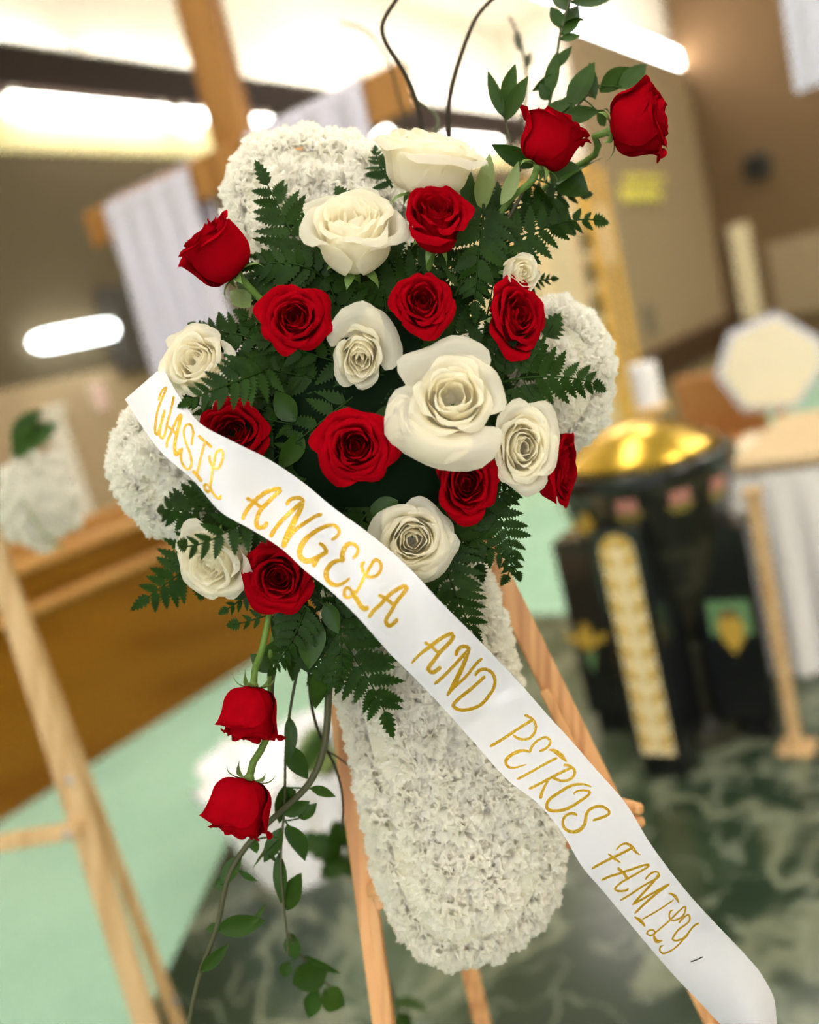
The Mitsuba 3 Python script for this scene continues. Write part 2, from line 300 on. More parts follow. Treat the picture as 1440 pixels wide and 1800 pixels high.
solo('white_drape', 'white cloth over the right arm of the wooden cross behind the top carnations', 'cloth', drape(1.46, 1.93, cz+0.072, 0.55, 0.50, 2.0), 'drape_skin', True)

# gilded icon screen beside the partition
k = thing('icon_screen', 'tall gilded icon screen with cream and gold posts beside the tan partition', 'icon screen')
XI = 7.0
part(k, 'panel', box(XI, 2.62, 0.0, XI+0.06, 4.3, 2.30, 0.005), 'icon_cream')
for i, (px, w, m_) in enumerate([(905, 0.09, 'icon_gold'), (955, 0.10, 'icon_cream'), (1012, 0.09, 'icon_cream'), (1062, 0.13, 'icon_gold'), (1096, 0.05, 'icon_gold')]):
    y = onx(px, 520, XI-0.03)[1]; part(k, 'post', box(XI-0.06, y-w/2, 0.0, XI-0.0005, y+w/2, 2.34, 0.012), m_)
for i in range(5):
    c = onx(1030+i*10.5, 425+i*57, XI-0.07)
    g = np.linspace(0, np.pi, 9); o = np.c_[0.045*np.cos(g), 0.05+0.05*np.sin(g)]; o = np.vstack([o, [-0.045, -0.08], [0.045, -0.08]])
    part(k, 'niche', prism(o, c+np.array([0.008, 0, 0]), np.array([0, -1.0, 0]), Z, 0.012), 'icon_dark')
    part(k, 'niche_sill', box(c[0]-0.015, c[1]-0.05, c[2]-0.125, c[0]+0.012, c[1]+0.05, c[2]-0.085, 0.004), 'icon_cream')
part(k, 'cornice', box(XI-0.09, 2.60, 2.341, XI+0.08, 4.3, 2.42, 0.012), 'icon_gold'); part(k, 'base_rail', box(XI-0.085, 2.6, 0.0, XI-0.0605, 4.3, 0.28, 0.01), 'icon_gold')
a = onx(1068, 410, 6.6); solo('white_board', 'narrow white board fixed to the end of the tan partition', 'board', box(7.12, 2.56, onx(1088, 462, 7.15)[2], 7.199, 2.70, onx(1058, 362, 7.15)[2], 0.01), 'white_cloth')
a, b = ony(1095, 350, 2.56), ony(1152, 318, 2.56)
k = thing('wall_glow_bars', 'two small yellow bars on the tan partition behind the roses, bright light put into their colour', 'painted_glow')  # bright light on the partition, put into the bars' yellow
part(k, 'bar', box(a[0], 2.545, a[2]-0.02, b[0]+0.05, 2.579, a[2]+0.10, 0.006), 'glow_yellow'); part(k, 'bar', box(a[0]+0.15, 2.55, a[2]+0.14, b[0]+0.25, 2.579, a[2]+0.20, 0.006), 'glow_yellow')
a = ony(1144, 560, 2.56); k = thing('wall_socket', 'small dark grey box low on the tan partition', 'socket'); part(k, 'plate', box(a[0]-0.09, 2.555, a[2]-0.11, a[0]+0.09, 2.579, a[2]+0.11, 0.006), 'grey_paint'); part(k, 'cover', box(a[0]-0.05, 2.545, a[2]-0.06, a[0]+0.05, 2.5545, a[2]+0.06, 0.004), 'grey_paint')
a = onx(1332, 292, 10.17); k = thing('wall_speaker', 'small dark speaker on the brown wall at the right', 'speaker'); part(k, 'box', box(10.08, a[1]-0.12, a[2]-0.12, 10.199, a[1]+0.12, a[2]+0.12, 0.02), 'dark_paint'); part(k, 'grille', lathe([(0.001, 0), (0.08, 0), (0.085, 0.008), (0.001, 0.012)], 20, (0, 0, 0)) if 0 else box(10.07, a[1]-0.09, a[2]-0.09, 10.0795, a[1]+0.09, a[2]+0.09, 0.004), 'black_granite')
a, b = onx(1293, 395, 10.12), onx(1328, 560, 10.12)
solo('pale_wall_strip', 'narrow pale upright strip on the brown wall', 'door edge', box(10.08, (a[1]+b[1])/2-0.10, b[2], 10.199, (a[1]+b[1])/2+0.10, a[2], 0.01), 'icon_cream')  # narrow pale strip set on the brown wall
a, b = onx(1345, 430, 10.15), onx(1480, 530, 10.15)
solo('tan_wall_panel', 'tan panel low on the brown wall above the white chair', 'panel', box(10.14, b[1], 0.7, 10.199, a[1], a[2], 0.01), 'tan_wall')
c = at(1412, -60, 4.4); c2 = at(1412, 150, 4.4)
k = thing('white_banner', 'white banner hanging at the top right corner', 'banner')
part(k, 'cloth', thick(*(lambda u, s: (np.stack([c[0]+0*u+0.012*np.sin(u*18)+0*s, c[1]+0.12-0.42*u+0*s, c2[2]+(c[2]+0.9-c2[2])*s+0*u], -1).reshape(-1, 3), grid_faces(24, 12)))(np.linspace(0, 1, 24)[:, None], np.linspace(0, 1, 12)[None, :]), 0.003), 'lavender_paint', True)
part(k, 'rod', tube(spline([(c[0], c[1]+0.16, c[2]+0.9), (c[0], c[1]-0.34, c[2]+0.9)], 5), 0.012, 8), 'steel', True)
for s in (0.1, -0.28): part(k, 'cord', tube(spline([(c[0], c[1]+s, c[2]+0.9), (c[0], c[1]+s, CEIL-0.001)], 5), 0.004, 6), 'steel')

# orange bench, white chair, white candle, cloth-covered table, post
k = thing('orange_bench', 'orange wooden bench back between the font and the white chair', 'bench')
o = at(1235, 690, 5.4)
part(k, 'back', box(o[0]-0.03, o[1]-0.35, 0.35, o[0]+0.03, o[1]+0.16, o[2]+0.12, 0.02), 'orange_wood'); part(k, 'seat', box(o[0]-0.4, o[1]-0.35, 0.38, o[0]-0.031, o[1]+0.16, 0.43, 0.01), 'orange_wood')
for sy in (-0.33, 0.12):
    part(k, 'leg', box(o[0]-0.39, o[1]+sy, 0.0, o[0]-0.35, o[1]+sy+0.04, 0.379), 'orange_wood'); part(k, 'leg', box(o[0]-0.02, o[1]+sy, 0.0, o[0]+0.02, o[1]+sy+0.04, 0.349), 'orange_wood')
k = thing('white_chair', 'white padded chair with a six-sided back at the right edge', 'chair')
o = at(1352, 640, 4.7); rr = 90*4.7/FOCAL; Xc, Yc = unit(np.array([0.35, -1, 0])), Z
hexo = [(rr*1.02*math.cos(t), rr*math.sin(t)) for t in np.radians([15, 75, 130, 180, 232, 290, 345])]
part(k, 'backrest', prism(Polygon(hexo).buffer(-0.02).buffer(0.02), o, Xc, Yc, 0.05), 'lavender_paint'); part(k, 'back_pad', prism(Polygon(hexo).buffer(-0.03), o+np.cross(Xc, Yc)*0.0505, Xc, Yc, 0.02), 'chair_vinyl', label='cream back pad')
fx = o+np.array([0.1, 0, 0]); part(k, 'seat', box(fx[0]-0.45, fx[1]-0.27, 0.42, fx[0]-0.05, fx[1]+0.2, 0.50, 0.02), 'chair_vinyl')
for sx, sy in ((-0.42, -0.24), (-0.42, 0.14), (-0.12, -0.24), (-0.12, 0.14)): part(k, 'leg', box(fx[0]+sx, fx[1]+sy, 0.0, fx[0]+sx+0.04, fx[1]+sy+0.04, 0.419), 'orange_wood')
part(k, 'back_post', bar((fx[0]-0.08, fx[1]-0.03, 0.45), (o[0]+0.02, o[1], o[2]-rr*0.7), 0.05, 0.03, (0, 1, 0)), 'orange_wood')
k = thing('pillar_candle', 'white candle with a grey side above the golden font lid', 'candle')
o = at(1143, 715, 3.7); hz = 78*3.7/FOCAL
part(k, 'wax', lathe([(0.001, 0), (0.055, 0), (0.058, 0.004), (0.058, hz-0.006), (0.052, hz), (0.001, hz-0.006)], 28, o), 'paper_white', 40); part(k, 'wick', tube(spline([o+Z*(hz-0.006), o+Z*(hz+0.015)], 4), 0.0025, 6), 'black_hole')
k = thing('candle_stand', 'slim golden candle stand behind the font', 'candle stand')
part(k, 'dish', lathe([(0.001, -0.001), (0.075, -0.001), (0.08, -0.01), (0.02, -0.03), (0.001, -0.03)], 28, o), 'icon_gold', 40); part(k, 'stem', lathe([(0.014, -0.03), (0.014, -o[2]+0.05)], 14, o), 'icon_gold', True); part(k, 'foot', lathe([(0.014, -o[2]+0.05), (0.03, -o[2]+0.04), (0.13, -o[2]+0.015), (0.13, -o[2]+0.0), (0.001, -o[2]+0.0)], 24, o), 'icon_gold', 40)
# table with white cloth
k = thing('side_table', 'small table with a pale wooden top beside the font', 'table')
part(k, 'top', box(3.02, 0.18, 0.74, 3.85, 0.84, 0.775, 0.006), 'table_wood')
for sx, sy in ((3.06, 0.22), (3.06, 0.76), (3.77, 0.22), (3.77, 0.76)): part(k, 'leg', box(sx, sy, 0.0125 if sx < 3.5 else 0.0, sx+0.04, sy+0.04, 0.739), 'orange_wood')
def skirt():
    per = []
    for t in np.linspace(0, 1, 180):
        q = t*4; e = int(min(q, 3.999)); r_ = q-e
        c_ = [(3.0, 0.86), (3.0, 0.16), (3.87, 0.16), (3.87, 0.86), (3.0, 0.86)]
        p_ = np.array(c_[e])*(1-r_)+np.array(c_[e+1])*r_; nn = [(-1, 0), (0, -1), (1, 0), (0, 1)][e]; per.append(np.r_[p_, nn])
    per = np.array(per); zz = np.linspace(0.738, 0.02, 14); w = (np.linspace(0, 1, 14)**0.7)[:, None]*0.028
    fold = 0.5+0.5*np.sin(np.linspace(0, 1, 180)*2*np.pi*23+0.6*np.sin(np.linspace(0, 9, 180)))
    x = per[:, 0]+per[:, 2]*fold*w*1.6; y = per[:, 1]+per[:, 3]*fold*w*1.6
    v = np.stack([x, y, np.broadcast_to(zz[:, None], x.shape)], -1).reshape(-1, 3); return thick(v, grid_faces(14, 180), 0.002)
solo('table_skirt', 'white pleated cloth skirt hanging around the small table', 'cloth', skirt(), 'white_cloth', True)
o = onz(1402, 1318, 0.012); tp = 0.80
k = thing('wooden_post', 'slim pale wooden post between the font and the cloth-covered table', 'post')
part(k, 'shaft', box(o[0]-0.014, o[1]-0.018, 0.03, o[0]+0.014, o[1]+0.018, tp, 0.004), 'pale_easel_wood'); part(k, 'foot', box(o[0]-0.05, o[1]-0.05, 0.0125, o[0]+0.05, o[1]+0.05, 0.0295, 0.004), 'pale_easel_wood'); part(k, 'cap', box(o[0]-0.02, o[1]-0.024, tp+0.0005, o[0]+0.02, o[1]+0.024, tp+0.02, 0.004), 'pale_easel_wood')

# ------------------------------------------------------------------ baptismal font
FX, FY, FZ = 2.60, 0.985, 0.0125
k = thing('baptismal_font', 'black and green marble font with a golden lid and gilded decoration', 'font')
F_ = np.array([FX, FY, 0])
part(k, 'bowl', lathe([(0.001, 0.36), (0.10, 0.36), (0.14, 0.45), (0.20, 0.62), (0.255, 0.82), (0.272, 0.885), (0.272, 0.925), (0.262, 0.932), (0.24, 0.932), (0.235, 0.90), (0.001, 0.88)], 48, F_), 'bowl_marble', 35, label='dark green marble bowl')
part(k, 'rim_band', lathe([(0.2735, 0.888), (0.278, 0.892), (0.278, 0.918), (0.2735, 0.922)], 48, F_), 'black_granite', 30, label='black polished rim band')
part(k, 'lid', lathe([(0.238, 0.933), (0.24, 0.945), (0.225, 0.958), (0.20, 0.972), (0.15, 1.005), (0.10, 1.026), (0.05, 1.037), (0.001, 1.04)], 48, F_), 'font_gold', 50, label='polished golden lid')
part(k, 'column', lathe([(0.001, FZ), (0.17, FZ), (0.17, 0.06), (0.11, 0.10), (0.10, 0.359), (0.001, 0.359)], 32, F_), 'bowl_marble', 35)
def fin(ang, r0, r1, w, z0, z1):
    d = np.array([math.cos(ang), math.sin(ang), 0]); t = np.array([-d[1], d[0], 0]); v, f = box(r0, -w/2, z0, r1, w/2, z1, 0.006)
    return F_ + v[:, :1]*d + v[:, 1:2]*t + v[:, 2:]*Z, f
AF = math.radians(181)
LEFT = -90 if (np.array([math.cos(AF-math.pi/2), math.sin(AF-math.pi/2), 0])@RIGHT) < 0 else 90
for da, r1, z1 in ((0, 0.335, 0.80), (90, 0.325 if LEFT == 90 else 0.285, 0.70), (-90, 0.325 if LEFT == -90 else 0.285, 0.70), (180, 0.335, 0.74)):
    part(k, 'pillar', fin(AF+math.radians(da), 0.105, r1, 0.15, 0.085, z1), 'black_granite', label='black granite pillar')
    part(k, 'plinth', fin(AF+math.radians(da), 0.175, r1-0.02, 0.13, FZ, 0.084), 'black_granite')
# front pillar: chevron band
dF = np.array([math.cos(AF), math.sin(AF), 0]); tF = np.array([dF[1], -dF[0], 0])      # tF: to the right as seen from the front
tF = tF if tF@RIGHT > 0 else -tF
pf = F_+dF*0.3355
g = np.linspace(0, np.pi, 13)
arch = np.vstack([np.c_[0.05*np.cos(g), 0.735+0.05*np.sin(g)], [[-0.05, 0.10], [0.05, 0.10]]])
XF = tF if np.cross(tF, Z)@dF > 0 else -tF
ib = part(k, 'inlay_band', prism(arch, pf, XF, Z, 0.004), 'pale_gilt', label='cream band with golden chevrons')
for i in range(9):
    z = 0.115+i*0.070
    for s in (1, -1):
        o = np.array([[0.046, 0.030], [0.046, 0.062], [0.012, 0.032], [0.018, 0.004]])*[s, 1]+[0, z]
        part(ib, 'chevron', prism(o[::s], pf+dF*0.0041, XF, Z, 0.002), 'gilt')
part(ib, 'arch_petal', prism(np.vstack([np.c_[0.044*np.cos(g[6:]), 0.742+0.042*np.sin(g[6:])], [[-0.012, 0.742]]]), pf+dF*0.0041, XF, Z, 0.002), 'gilt')
part(ib, 'arch_petal', prism(np.vstack([np.c_[0.044*np.cos(g[:7]), 0.742+0.042*np.sin(g[:7])], [[0.012, 0.742]]]), pf+dF*0.0041, XF, Z, 0.002), 'gilt')
# side faces of the left and right pillars (they face the front as well)
def on_side(da, r, z):     # a point on the front-facing side of a side pillar
    a = AF+math.radians(da); d = np.array([math.cos(a), math.sin(a), 0]); return F_ + d*r + dF*0.0755 + Z*z
leaf3 = unary_union([Point(0, 0.05).buffer(1).intersection(Polygon([(0, -0.02), (0.028, 0.03), (0.012, 0.085), (-0.012, 0.085), (-0.028, 0.03)])), Polygon([(0, -0.01), (0.07, 0.03), (0.075, 0.05), (0.05, 0.05), (0, 0.025)]), Polygon([(0, -0.01), (-0.07, 0.03), (-0.075, 0.05), (-0.05, 0.05), (0, 0.025)])])
left = -90 if (np.array([math.cos(AF-math.pi/2), math.sin(AF-math.pi/2), 0])@RIGHT) < 0 else 90
part(k, 'gold_leaf', prism(leaf3, on_side(left, 0.27, 0.33), XF, Z, 0.004), 'gilt', label='gilded three-lobed leaf')
part(k, 'leaf_stem', prism(Polygon([(0, -0.09), (0.02, -0.02), (-0.02, -0.02)]), on_side(left, 0.27, 0.33), XF, Z, 0.004), 'enamel_green')
q = on_side(-left, 0.20, 0.42)
gs = part(k, 'green_square', prism(Polygon([(-0.062, -0.055), (0.062, -0.055), (0.062, 0.055), (-0.062, 0.055)]), q, XF, Z, 0.004), 'enamel_green', label='green enamel square')
part(gs, 'gold_drop', prism(Polygon([(-0.04, -0.02), (-0.022, 0.004), (0.022, 0.004), (0.04, -0.02), (0.032, -0.07), (0.0, -0.115), (-0.03, -0.07)]), q+dF*0.0042, XF, Z, 0.004), 'gilt', label='golden drop')
part(gs, 'drop_cap', prism(Polygon([(-0.036, 0.006), (0.036, 0.006), (0.014, 0.03), (-0.014, 0.03)]), q+dF*0.0042, XF, Z, 0.004), 'icon_dark')
# ornaments on the bowl
def on_bowl(deg, z):
    r = np.interp(z, [0.62, 0.82, 0.885], [0.20, 0.255, 0.272])+0.003; a = AF+math.radians(deg); d = np.array([math.cos(a), math.sin(a), 0])
    n = unit(d*0.97-Z*0.26); x = unit(np.cross(Z, d)); return F_+d*r+Z*z, x, np.cross(n, x), n
sg = 1 if left < 0 else -1
for i, (dg, w) in enumerate(((6, 1), (38, 0.9), (66, 0.8))):
    o, x, y, n = on_bowl(dg*sg if left > 0 else -dg*sg*-1, 0.845)
    ps = part(k, 'pink_square', prism(Polygon([(-0.03, -0.02), (0.03, -0.02), (0.03, 0.02), (-0.03, 0.02)]), o+n*0.004, x, y, 0.003), 'enamel_pink')
    part(ps, 'swag', prism(Polygon([(-0.045, -0.022), (0.045, -0.022), (0.02, -0.05), (-0.02, -0.05)]), o+n*0.004, x, y, 0.003), 'olive_gilt')
o, x, y, n = on_bowl(-26*sg if left > 0 else 26*sg*-1, 0.75)
part(k, 'gold_leaf', prism(leaf3, o+n*0.006, x, y, 0.004), 'gilt'); o, x, y, n = on_bowl(-60*sg if left > 0 else 60*sg*-1, 0.78); part(k, 'gold_leaf', prism(leaf3, o+n*0.006, x, y, 0.004), 'olive_gilt')

# ------------------------------------------------------------------ plant builders
def carnation_mesh(seed, n_pet=30, res=(17, 6)):
    """a ruffled bloom of radius 1 opening along +z, petals with toothed wavy edges"""
    R = np.random.default_rng(seed); out = []; nu, nv = res
    for i in range(n_pet):
        q = (i+0.5)/n_pet; phi = i*2.39996+R.normal()*0.15
        tilt = math.radians(4+84*q**0.85+R.normal()*5); L = (0.80+0.22*q)*(1+R.normal()*0.05); W = 0.55+0.2*R.random()
        u = np.linspace(-1, 1, nu)[:, None]; v = np.linspace(0, 1, nv)[None, :]
        edge = 1-0.07*(np.arange(nu)[:, None] % 2)*(0.5+R.random((nu, 1)))-0.14*u**2+0.05*np.sin(u*4+R.random()*6)
        r = L*(0.25+0.75*v)*(1-(1-edge)*v**3)
        wv = np.sin(u*(5+4*R.random())+R.random()*6)*0.20*v**1.5 + R.normal(0, 0.02, (nu, 1))*v**2
        th = tilt+wv+0.25*v**3*(R.random()-0.3); ph = u*W*(0.35+0.65*v)
        # petal in local frame: along = direction at tilt, spread sideways
        x = r*np.sin(th)*np.cos(ph)+0*u; y = r*np.sin(ph)*0.95+0.05*R.normal()*v; z = r*np.cos(th)*np.cos(ph*0.6)
        c, s = math.cos(phi), math.sin(phi)
        out.append((np.stack([c*x-s*y, s*x+c*y, z-0.10], -1).reshape(-1, 3), grid_faces(nu, nv)))
    return cat(out)
def petal_mesh(R, q, opn, phi, flare, tall, nu=15, nv=13, reflex=0.0):
    """one petal of a rose of unit radius opening along +z; q = 0 innermost .. 1 outermost"""
    Rk = (0.10+0.58*q**0.85)*(1+R.normal()*0.03); H = tall*(0.92+0.10*math.sin(q*3)-0.26*opn*q**2)*(1+R.normal()*0.03)
    top = Rk*(0.72+0.35*q) + flare*opn*0.34*q**2; tipr = top + (0.05+0.22*opn*flare)*q**1.6 + reflex*0.30; tipz = H-(0.02+0.20*opn*flare)*q**1.6-reflex*0.45
    pr = np.array([[0.03, 0.0], [Rk*0.72, 0.06], [Rk*1.04, 0.24*tall+0.05], [Rk*1.06, 0.55*H], [(top+Rk)*0.5+0.01, 0.84*H], [top, H*0.985], [tipr, tipz]])
    s = np.r_[0, np.cumsum(np.linalg.norm(np.diff(pr, axis=0), axis=1))]; s /= s[-1]; cs = PchipInterpolator(s, pr)
    u = np.linspace(-1, 1, nu)[:, None]; v = np.linspace(0, 1, nv)[None, :]
    W = (1.9*(1-q)+1.10*q+0.10*R.normal())
    ext = 1-(0.24+0.10*q)*np.abs(u)**(2.2+1.2*R.random()) + 0.05*q*np.maximum(0, 1-3*np.abs(u)) + 0.02*np.sin(u*9+R.random()*6)
    vv = np.clip(v*ext, 0, 1.06); p = cs(np.clip(vv, 0, 1)); r, z = p[..., 0], p[..., 1]
    a = phi+u*W*(0.30+0.70*np.clip(vv*1.7, 0, 1)**0.8)
    r = r*(1+0.055*u) + 0.10*q*(np.abs(u)**3)*vv**2*(0.4+opn) - 0.02*(1-np.abs(u))*(1-q)
    amp = 0.018+0.030*q
    r = r + amp*np.sin(u*4.5+R.random()*6)*vv**2*(0.5+q) + amp*np.sin(u*8+R.random()*6)*vv**4*0.7
    z = z + amp*np.sin(u*5.5+R.random()*6)*vv**3*1.1 + 0.02*R.normal()
    return np.stack([r*np.cos(a), r*np.sin(a), z], -1).reshape(-1, 3), grid_faces(nu, nv)
def rose(kind, label, group, px, py, h, d, rad, seed, opn=0.7, tall=1.05, flare=1.0, n=24, squash=(1, 1), stem=None, extra=(), roll=0.0, sepals=True, q0=0.05):
    """(px, py, h) = middle of the bloom; d = facing; rad = bloom radius in pixels"""
    R = np.random.default_rng(seed); red = kind == 'red'; pm = 'red_petal_skin' if red else 'cream_petal_skin'
    k = thing(kind+'_rose', label, 'rose', group)
    B = basis(d, roll); S = rad*PX(h); unit_r = (0.10+0.58)*(1.06)+flare*opn*0.34*0.8+0.08
    unit_r = 0.73+0.34*opn*flare+(0.05+0.22*opn*flare)*0.8+0.05; S = S*(1.12 if opn < 0.5 else 1.0)/unit_r; c = P(px, py, h); base = c - B[:, 2]*S*0.55*tall
    # squash across the view: (right, up) stretch of the whole bloom
    M = np.eye(3) + (squash[0]-1)*np.outer(RIGHT, RIGHT) + (squash[1]-1)*np.outer(UP, UP)
    def tr(v): return base + (v*S)@B.T@M.T
    for i in range(n):
        q = q0+(1-q0)*(i/(n-1.0))**0.85; v, f = petal_mesh(R, q, opn, i*2.39996+R.normal()*0.12, flare, tall)
        part(k, 'petal', (tr(v), f), pm, True)
    sx = [float(a@b) for a, b in ((B[:, 0], RIGHT), (B[:, 0], UP), (B[:, 1], RIGHT), (B[:, 1], UP))]
    for (deg, rf, ln) in extra:
        phi = max(np.linspace(0, 2*np.pi, 180), key=lambda a: (math.cos(a)*sx[0]+math.sin(a)*sx[2])*math.cos(math.radians(deg))+(math.cos(a)*sx[1]+math.sin(a)*sx[3])*math.sin(math.radians(deg)))                     # large outer petals folded back
        v, f = petal_mesh(R, 1.0, 1.0, phi, 1.2, tall*ln, reflex=rf); v[:, :2] *= 1.06; part(k, 'petal', (tr(v), f), pm, True)
    part(k, 'receptacle', (tr(lathe([(0.001, -0.16), (0.09, -0.14), (0.14, -0.06), (0.12, -0.01), (0.001, 0.0)], 14)[0]), lathe([(0.001, -0.16), (0.09, -0.14), (0.14, -0.06), (0.12, -0.01), (0.001, 0.0)], 14)[1]), 'sepal_skin', True)
    if sepals:
        for i in range(5):
            a = i*1.2566+R.random()*0.3; t = np.linspace(0, 1, 8); w = 0.11*np.sin(np.pi*np.clip(t*0.85+0.12, 0, 1))*(1-t**3)
            rr_ = 0.12+0.50*np.sin(t*1.5); zz = -0.03+0.10*t-0.55*t**2.2*R.uniform(0.4, 1.0)
            ctr = np.c_[rr_*math.cos(a), rr_*math.sin(a), zz]; sd = np.array([-math.sin(a), math.cos(a), 0])
            v = np.concatenate([ctr-w[:, None]*sd, ctr+[0, 0, 0.02], ctr+w[:, None]*sd]); v = v.reshape(3, 8, 3).transpose(1, 0, 2).reshape(-1, 3)
            part(k, 'sepal', (tr(v), grid_faces(8, 3)), 'sepal_skin', True)
    b0 = tr(np.array([[0, 0, -0.13]]))[0]
    if stem is None: ends = [b0, b0-B[:, 2]*0.03, 0.55*(b0-B[:, 2]*0.03)+0.45*P(655, 735, -0.01), P(655, 735, -0.01)+0.25*(b0-P(655, 735, 0))]
    else: ends = [b0, b0-B[:, 2]*0.012] + [P(*s) for s in stem]
    part(k, 'stem', tube(spline(ends, 14), np.linspace(0.0034, 0.0026, 14), 8), 'stem_skin', True)
    return k
def toothed(p0, d, nrm, L, w, teeth=6, cut=0.4, bend=0.12, lobes=1.0, n=None):
    """a toothed blade from p0 along d"""
    n = n or teeth*2+3; t = np.linspace(0, 1, n); side = unit(np.cross(nrm, d))
    prof = np.interp(t, [0, 0.08, 0.28, 0.55, 0.8, 1], [0.25, 0.75, 1.0, 0.80, 0.42, 0.0])
    saw = 1-cut*(np.arange(n) % 2)*lobes; hw = 0.5*w*prof*saw; hw[0] = 0.06*w
    c = p0 + d*L*t[:, None] - nrm*(bend*L*t**2)[:, None]
    adv = d*(L/n*0.9)*((np.arange(n) % 2) == 0)[:, None]
    v = np.stack([c-side*hw[:, None]+adv*0.6+nrm*(0.10*hw)[:, None], c, c+side*hw[:, None]+adv*0.6+nrm*(0.10*hw)[:, None]], 1).reshape(-1, 3)
    return v, grid_faces(n, 3)
def oval(p0, d, nrm, L, w, bend=0.1, fold=0.15, n=7, curl=0.0):
    t = np.linspace(0, 1, n); side = unit(np.cross(nrm, d)); hw = 0.5*w*np.sin(np.pi*np.clip(t, 0, 1)**0.85)**0.85; hw[0] = 0.03*w; hw[-1] = 0.0005
    c = p0 + d*L*t[:, None] - nrm*(bend*L*t**2)[:, None] + side*(curl*L*t**2)[:, None]
    cols = [c+side*(hw*s)[:, None]+nrm*(fold*hw*abs(s))[:, None] for s in (-1, -0.5, 0, 0.5, 1)]
    return np.stack(cols, 1).reshape(-1, 3), grid_faces(n, 5)
def frond(label, group, pts, wpx, n=9, seed=0, compound=0.0, nrm=None, h_px=None, mat_='fern_skin', cut=0.42, name='fern_frond'):
    """leatherleaf frond: a stem through pts (pixels, height), toothed leaflets on both sides, the lowest ones compound"""
    R = np.random.default_rng(seed); k = thing(name, label, 'fern', group); C = np.array([P(*p) for p in pts]); N = unit(NRM if nrm is None else nrm)
    m = 40; c = spline(C, m); tan = np.gradient(c, axis=0); tan /= np.linalg.norm(tan, axis=1, keepdims=True)
    part(k, 'stem', tube(c[::3], np.linspace(0.0014, 0.0006, len(c[::3])), 5), mat_, True)
    L = np.linalg.norm(np.diff(c, axis=0), axis=1).sum(); W = wpx*PX(pts[-1][2])
    for i in range(n):
        for s in (1, -1):
            t = 0.10+0.84*(i+0.25*(s > 0)+R.normal()*0.05)/n; t = float(np.clip(t, 0.05, 0.95)); j = min(int(t*(m-1)), m-1)
            nn = unit(N+0.22*R.normal(size=3)); sd = unit(np.cross(N, tan[j]))*s
            al = math.radians(68-28*t+R.normal()*5); d = unit(tan[j]*math.cos(al)+sd*math.sin(al)-N*0.10)
            l = W*(0.30+1.0*(1-t)**0.9)*min(1, 0.55+t*3)*(1+R.normal()*0.06)*0.74; w = L/n*1.12*(0.85+0.35*(1-t))
            if t < compound:
                mm = []; sub = np.array([c[j], c[j]+d*l*0.55, c[j]+d*l-N*0.05*l]); mm.append(tube(spline(sub, 6), 0.0006, 4)); q = 5
                for a in range(q):
                    for s2 in (1, -1):
                        tt = 0.18+0.75*(a+0.3*(s2 > 0))/q; sd2 = unit(np.cross(N, d))*s2; d2 = unit(d*0.65+sd2*0.76)
                        mm.append(oval(c[j]+d*l*tt, d2, nn, l*(0.36-0.16*tt), l*0.17, 0.05))
                mm.append(toothed(c[j]+d*l*0.88, d, nn, l*0.30, l*0.16, 3, cut)); part(k, 'leaflet', cat(mm), mat_, True)
            else: part(k, 'leaflet', toothed(c[j], d, nn, l, min(w, l*0.52), 8, cut, 0.10*R.random()+0.04), mat_, True)
    part(k, 'leaflet', toothed(c[-4], tan[-1], N, max(W*0.45, L*0.16), max(L/n*1.1, W*0.18), 5, cut), mat_, True)
    return k
def vine(name, label, cat_, pts, r0, r1, leaves, stem='vine_skin', leaf='leaf_skin', group=None, seed=0, kinds=None, wob=0.0):
    """stem through pts; leaves = (base px, base py, tip px, tip py, h, width px[, material])"""
    R = np.random.default_rng(seed); k = thing(name, label, cat_, group)
    c = spline([P(*p) for p in pts], max(10, 6*len(pts)))
    if wob: c[1:-1] += R.normal(0, wob, c[1:-1].shape)
    part(k, 'stem', tube(c, np.linspace(r0, r1, len(c)), 7), stem, True)
    for lf in leaves:
        bx, by, tx, ty, h, w = lf[:6]; a, b = P(bx, by, h), P(tx, ty, h+0.012*R.normal()); d = unit(b-a); nn = NRM+0.45*R.normal(size=3); nn = unit(nn-d*(nn@d))
        j = np.argmin(np.linalg.norm(c-a, axis=1)); mm = [oval(a, d, nn, np.linalg.norm(b-a), w*PX(h), 0.08, 0.18, 9, 0.10*R.normal())]
        if np.linalg.norm(c[j]-a) < 0.03: mm.append(tube(spline([c[j], (c[j]+a)/2+nn*0.001, a+d*0.004], 4), 0.0008, 5))
        part(k, 'leaf', cat(mm), lf[6] if len(lf) > 6 else leaf, True)
    return k

# ------------------------------------------------------------------ the cross of white carnations
def pxpoly(pts): return Polygon(pts).buffer(18).buffer(-18)
lobes = [pxpoly([(412, 470), (400, 400), (400, 330), (428, 268), (480, 238), (545, 232), (612, 238), (662, 262), (690, 300), (720, 420), (700, 520), (560, 560), (470, 540)]),
         pxpoly([(240, 715), (205, 755), (196, 820), (218, 880), (262, 932), (330, 950), (460, 960), (560, 900), (560, 700), (420, 640), (300, 680)]),
         pxpoly([(800, 600), (930, 545), (985, 530), (1040, 560), (1070, 610), (1078, 680), (1062, 735), (1025, 778), (980, 800), (860, 830), (780, 800)]),
         pxpoly([(560, 900), (575, 1080), (592, 1210), (618, 1310), (640, 1400), (652, 1480), (668, 1560), (700, 1630), (748, 1682), (815, 1698), (885, 1672), (945, 1628), (982, 1560), (990, 1490), (975, 1420), (945, 1330), (915, 1230), (890, 1120), (868, 1040), (835, 980), (760, 880)]),
         Point(640, 740).buffer(225)]
outline = unary_union(lobes)
cx = thing('carnation_cross', 'large cross of packed white carnations leaning on the wooden easel', 'flower cross')
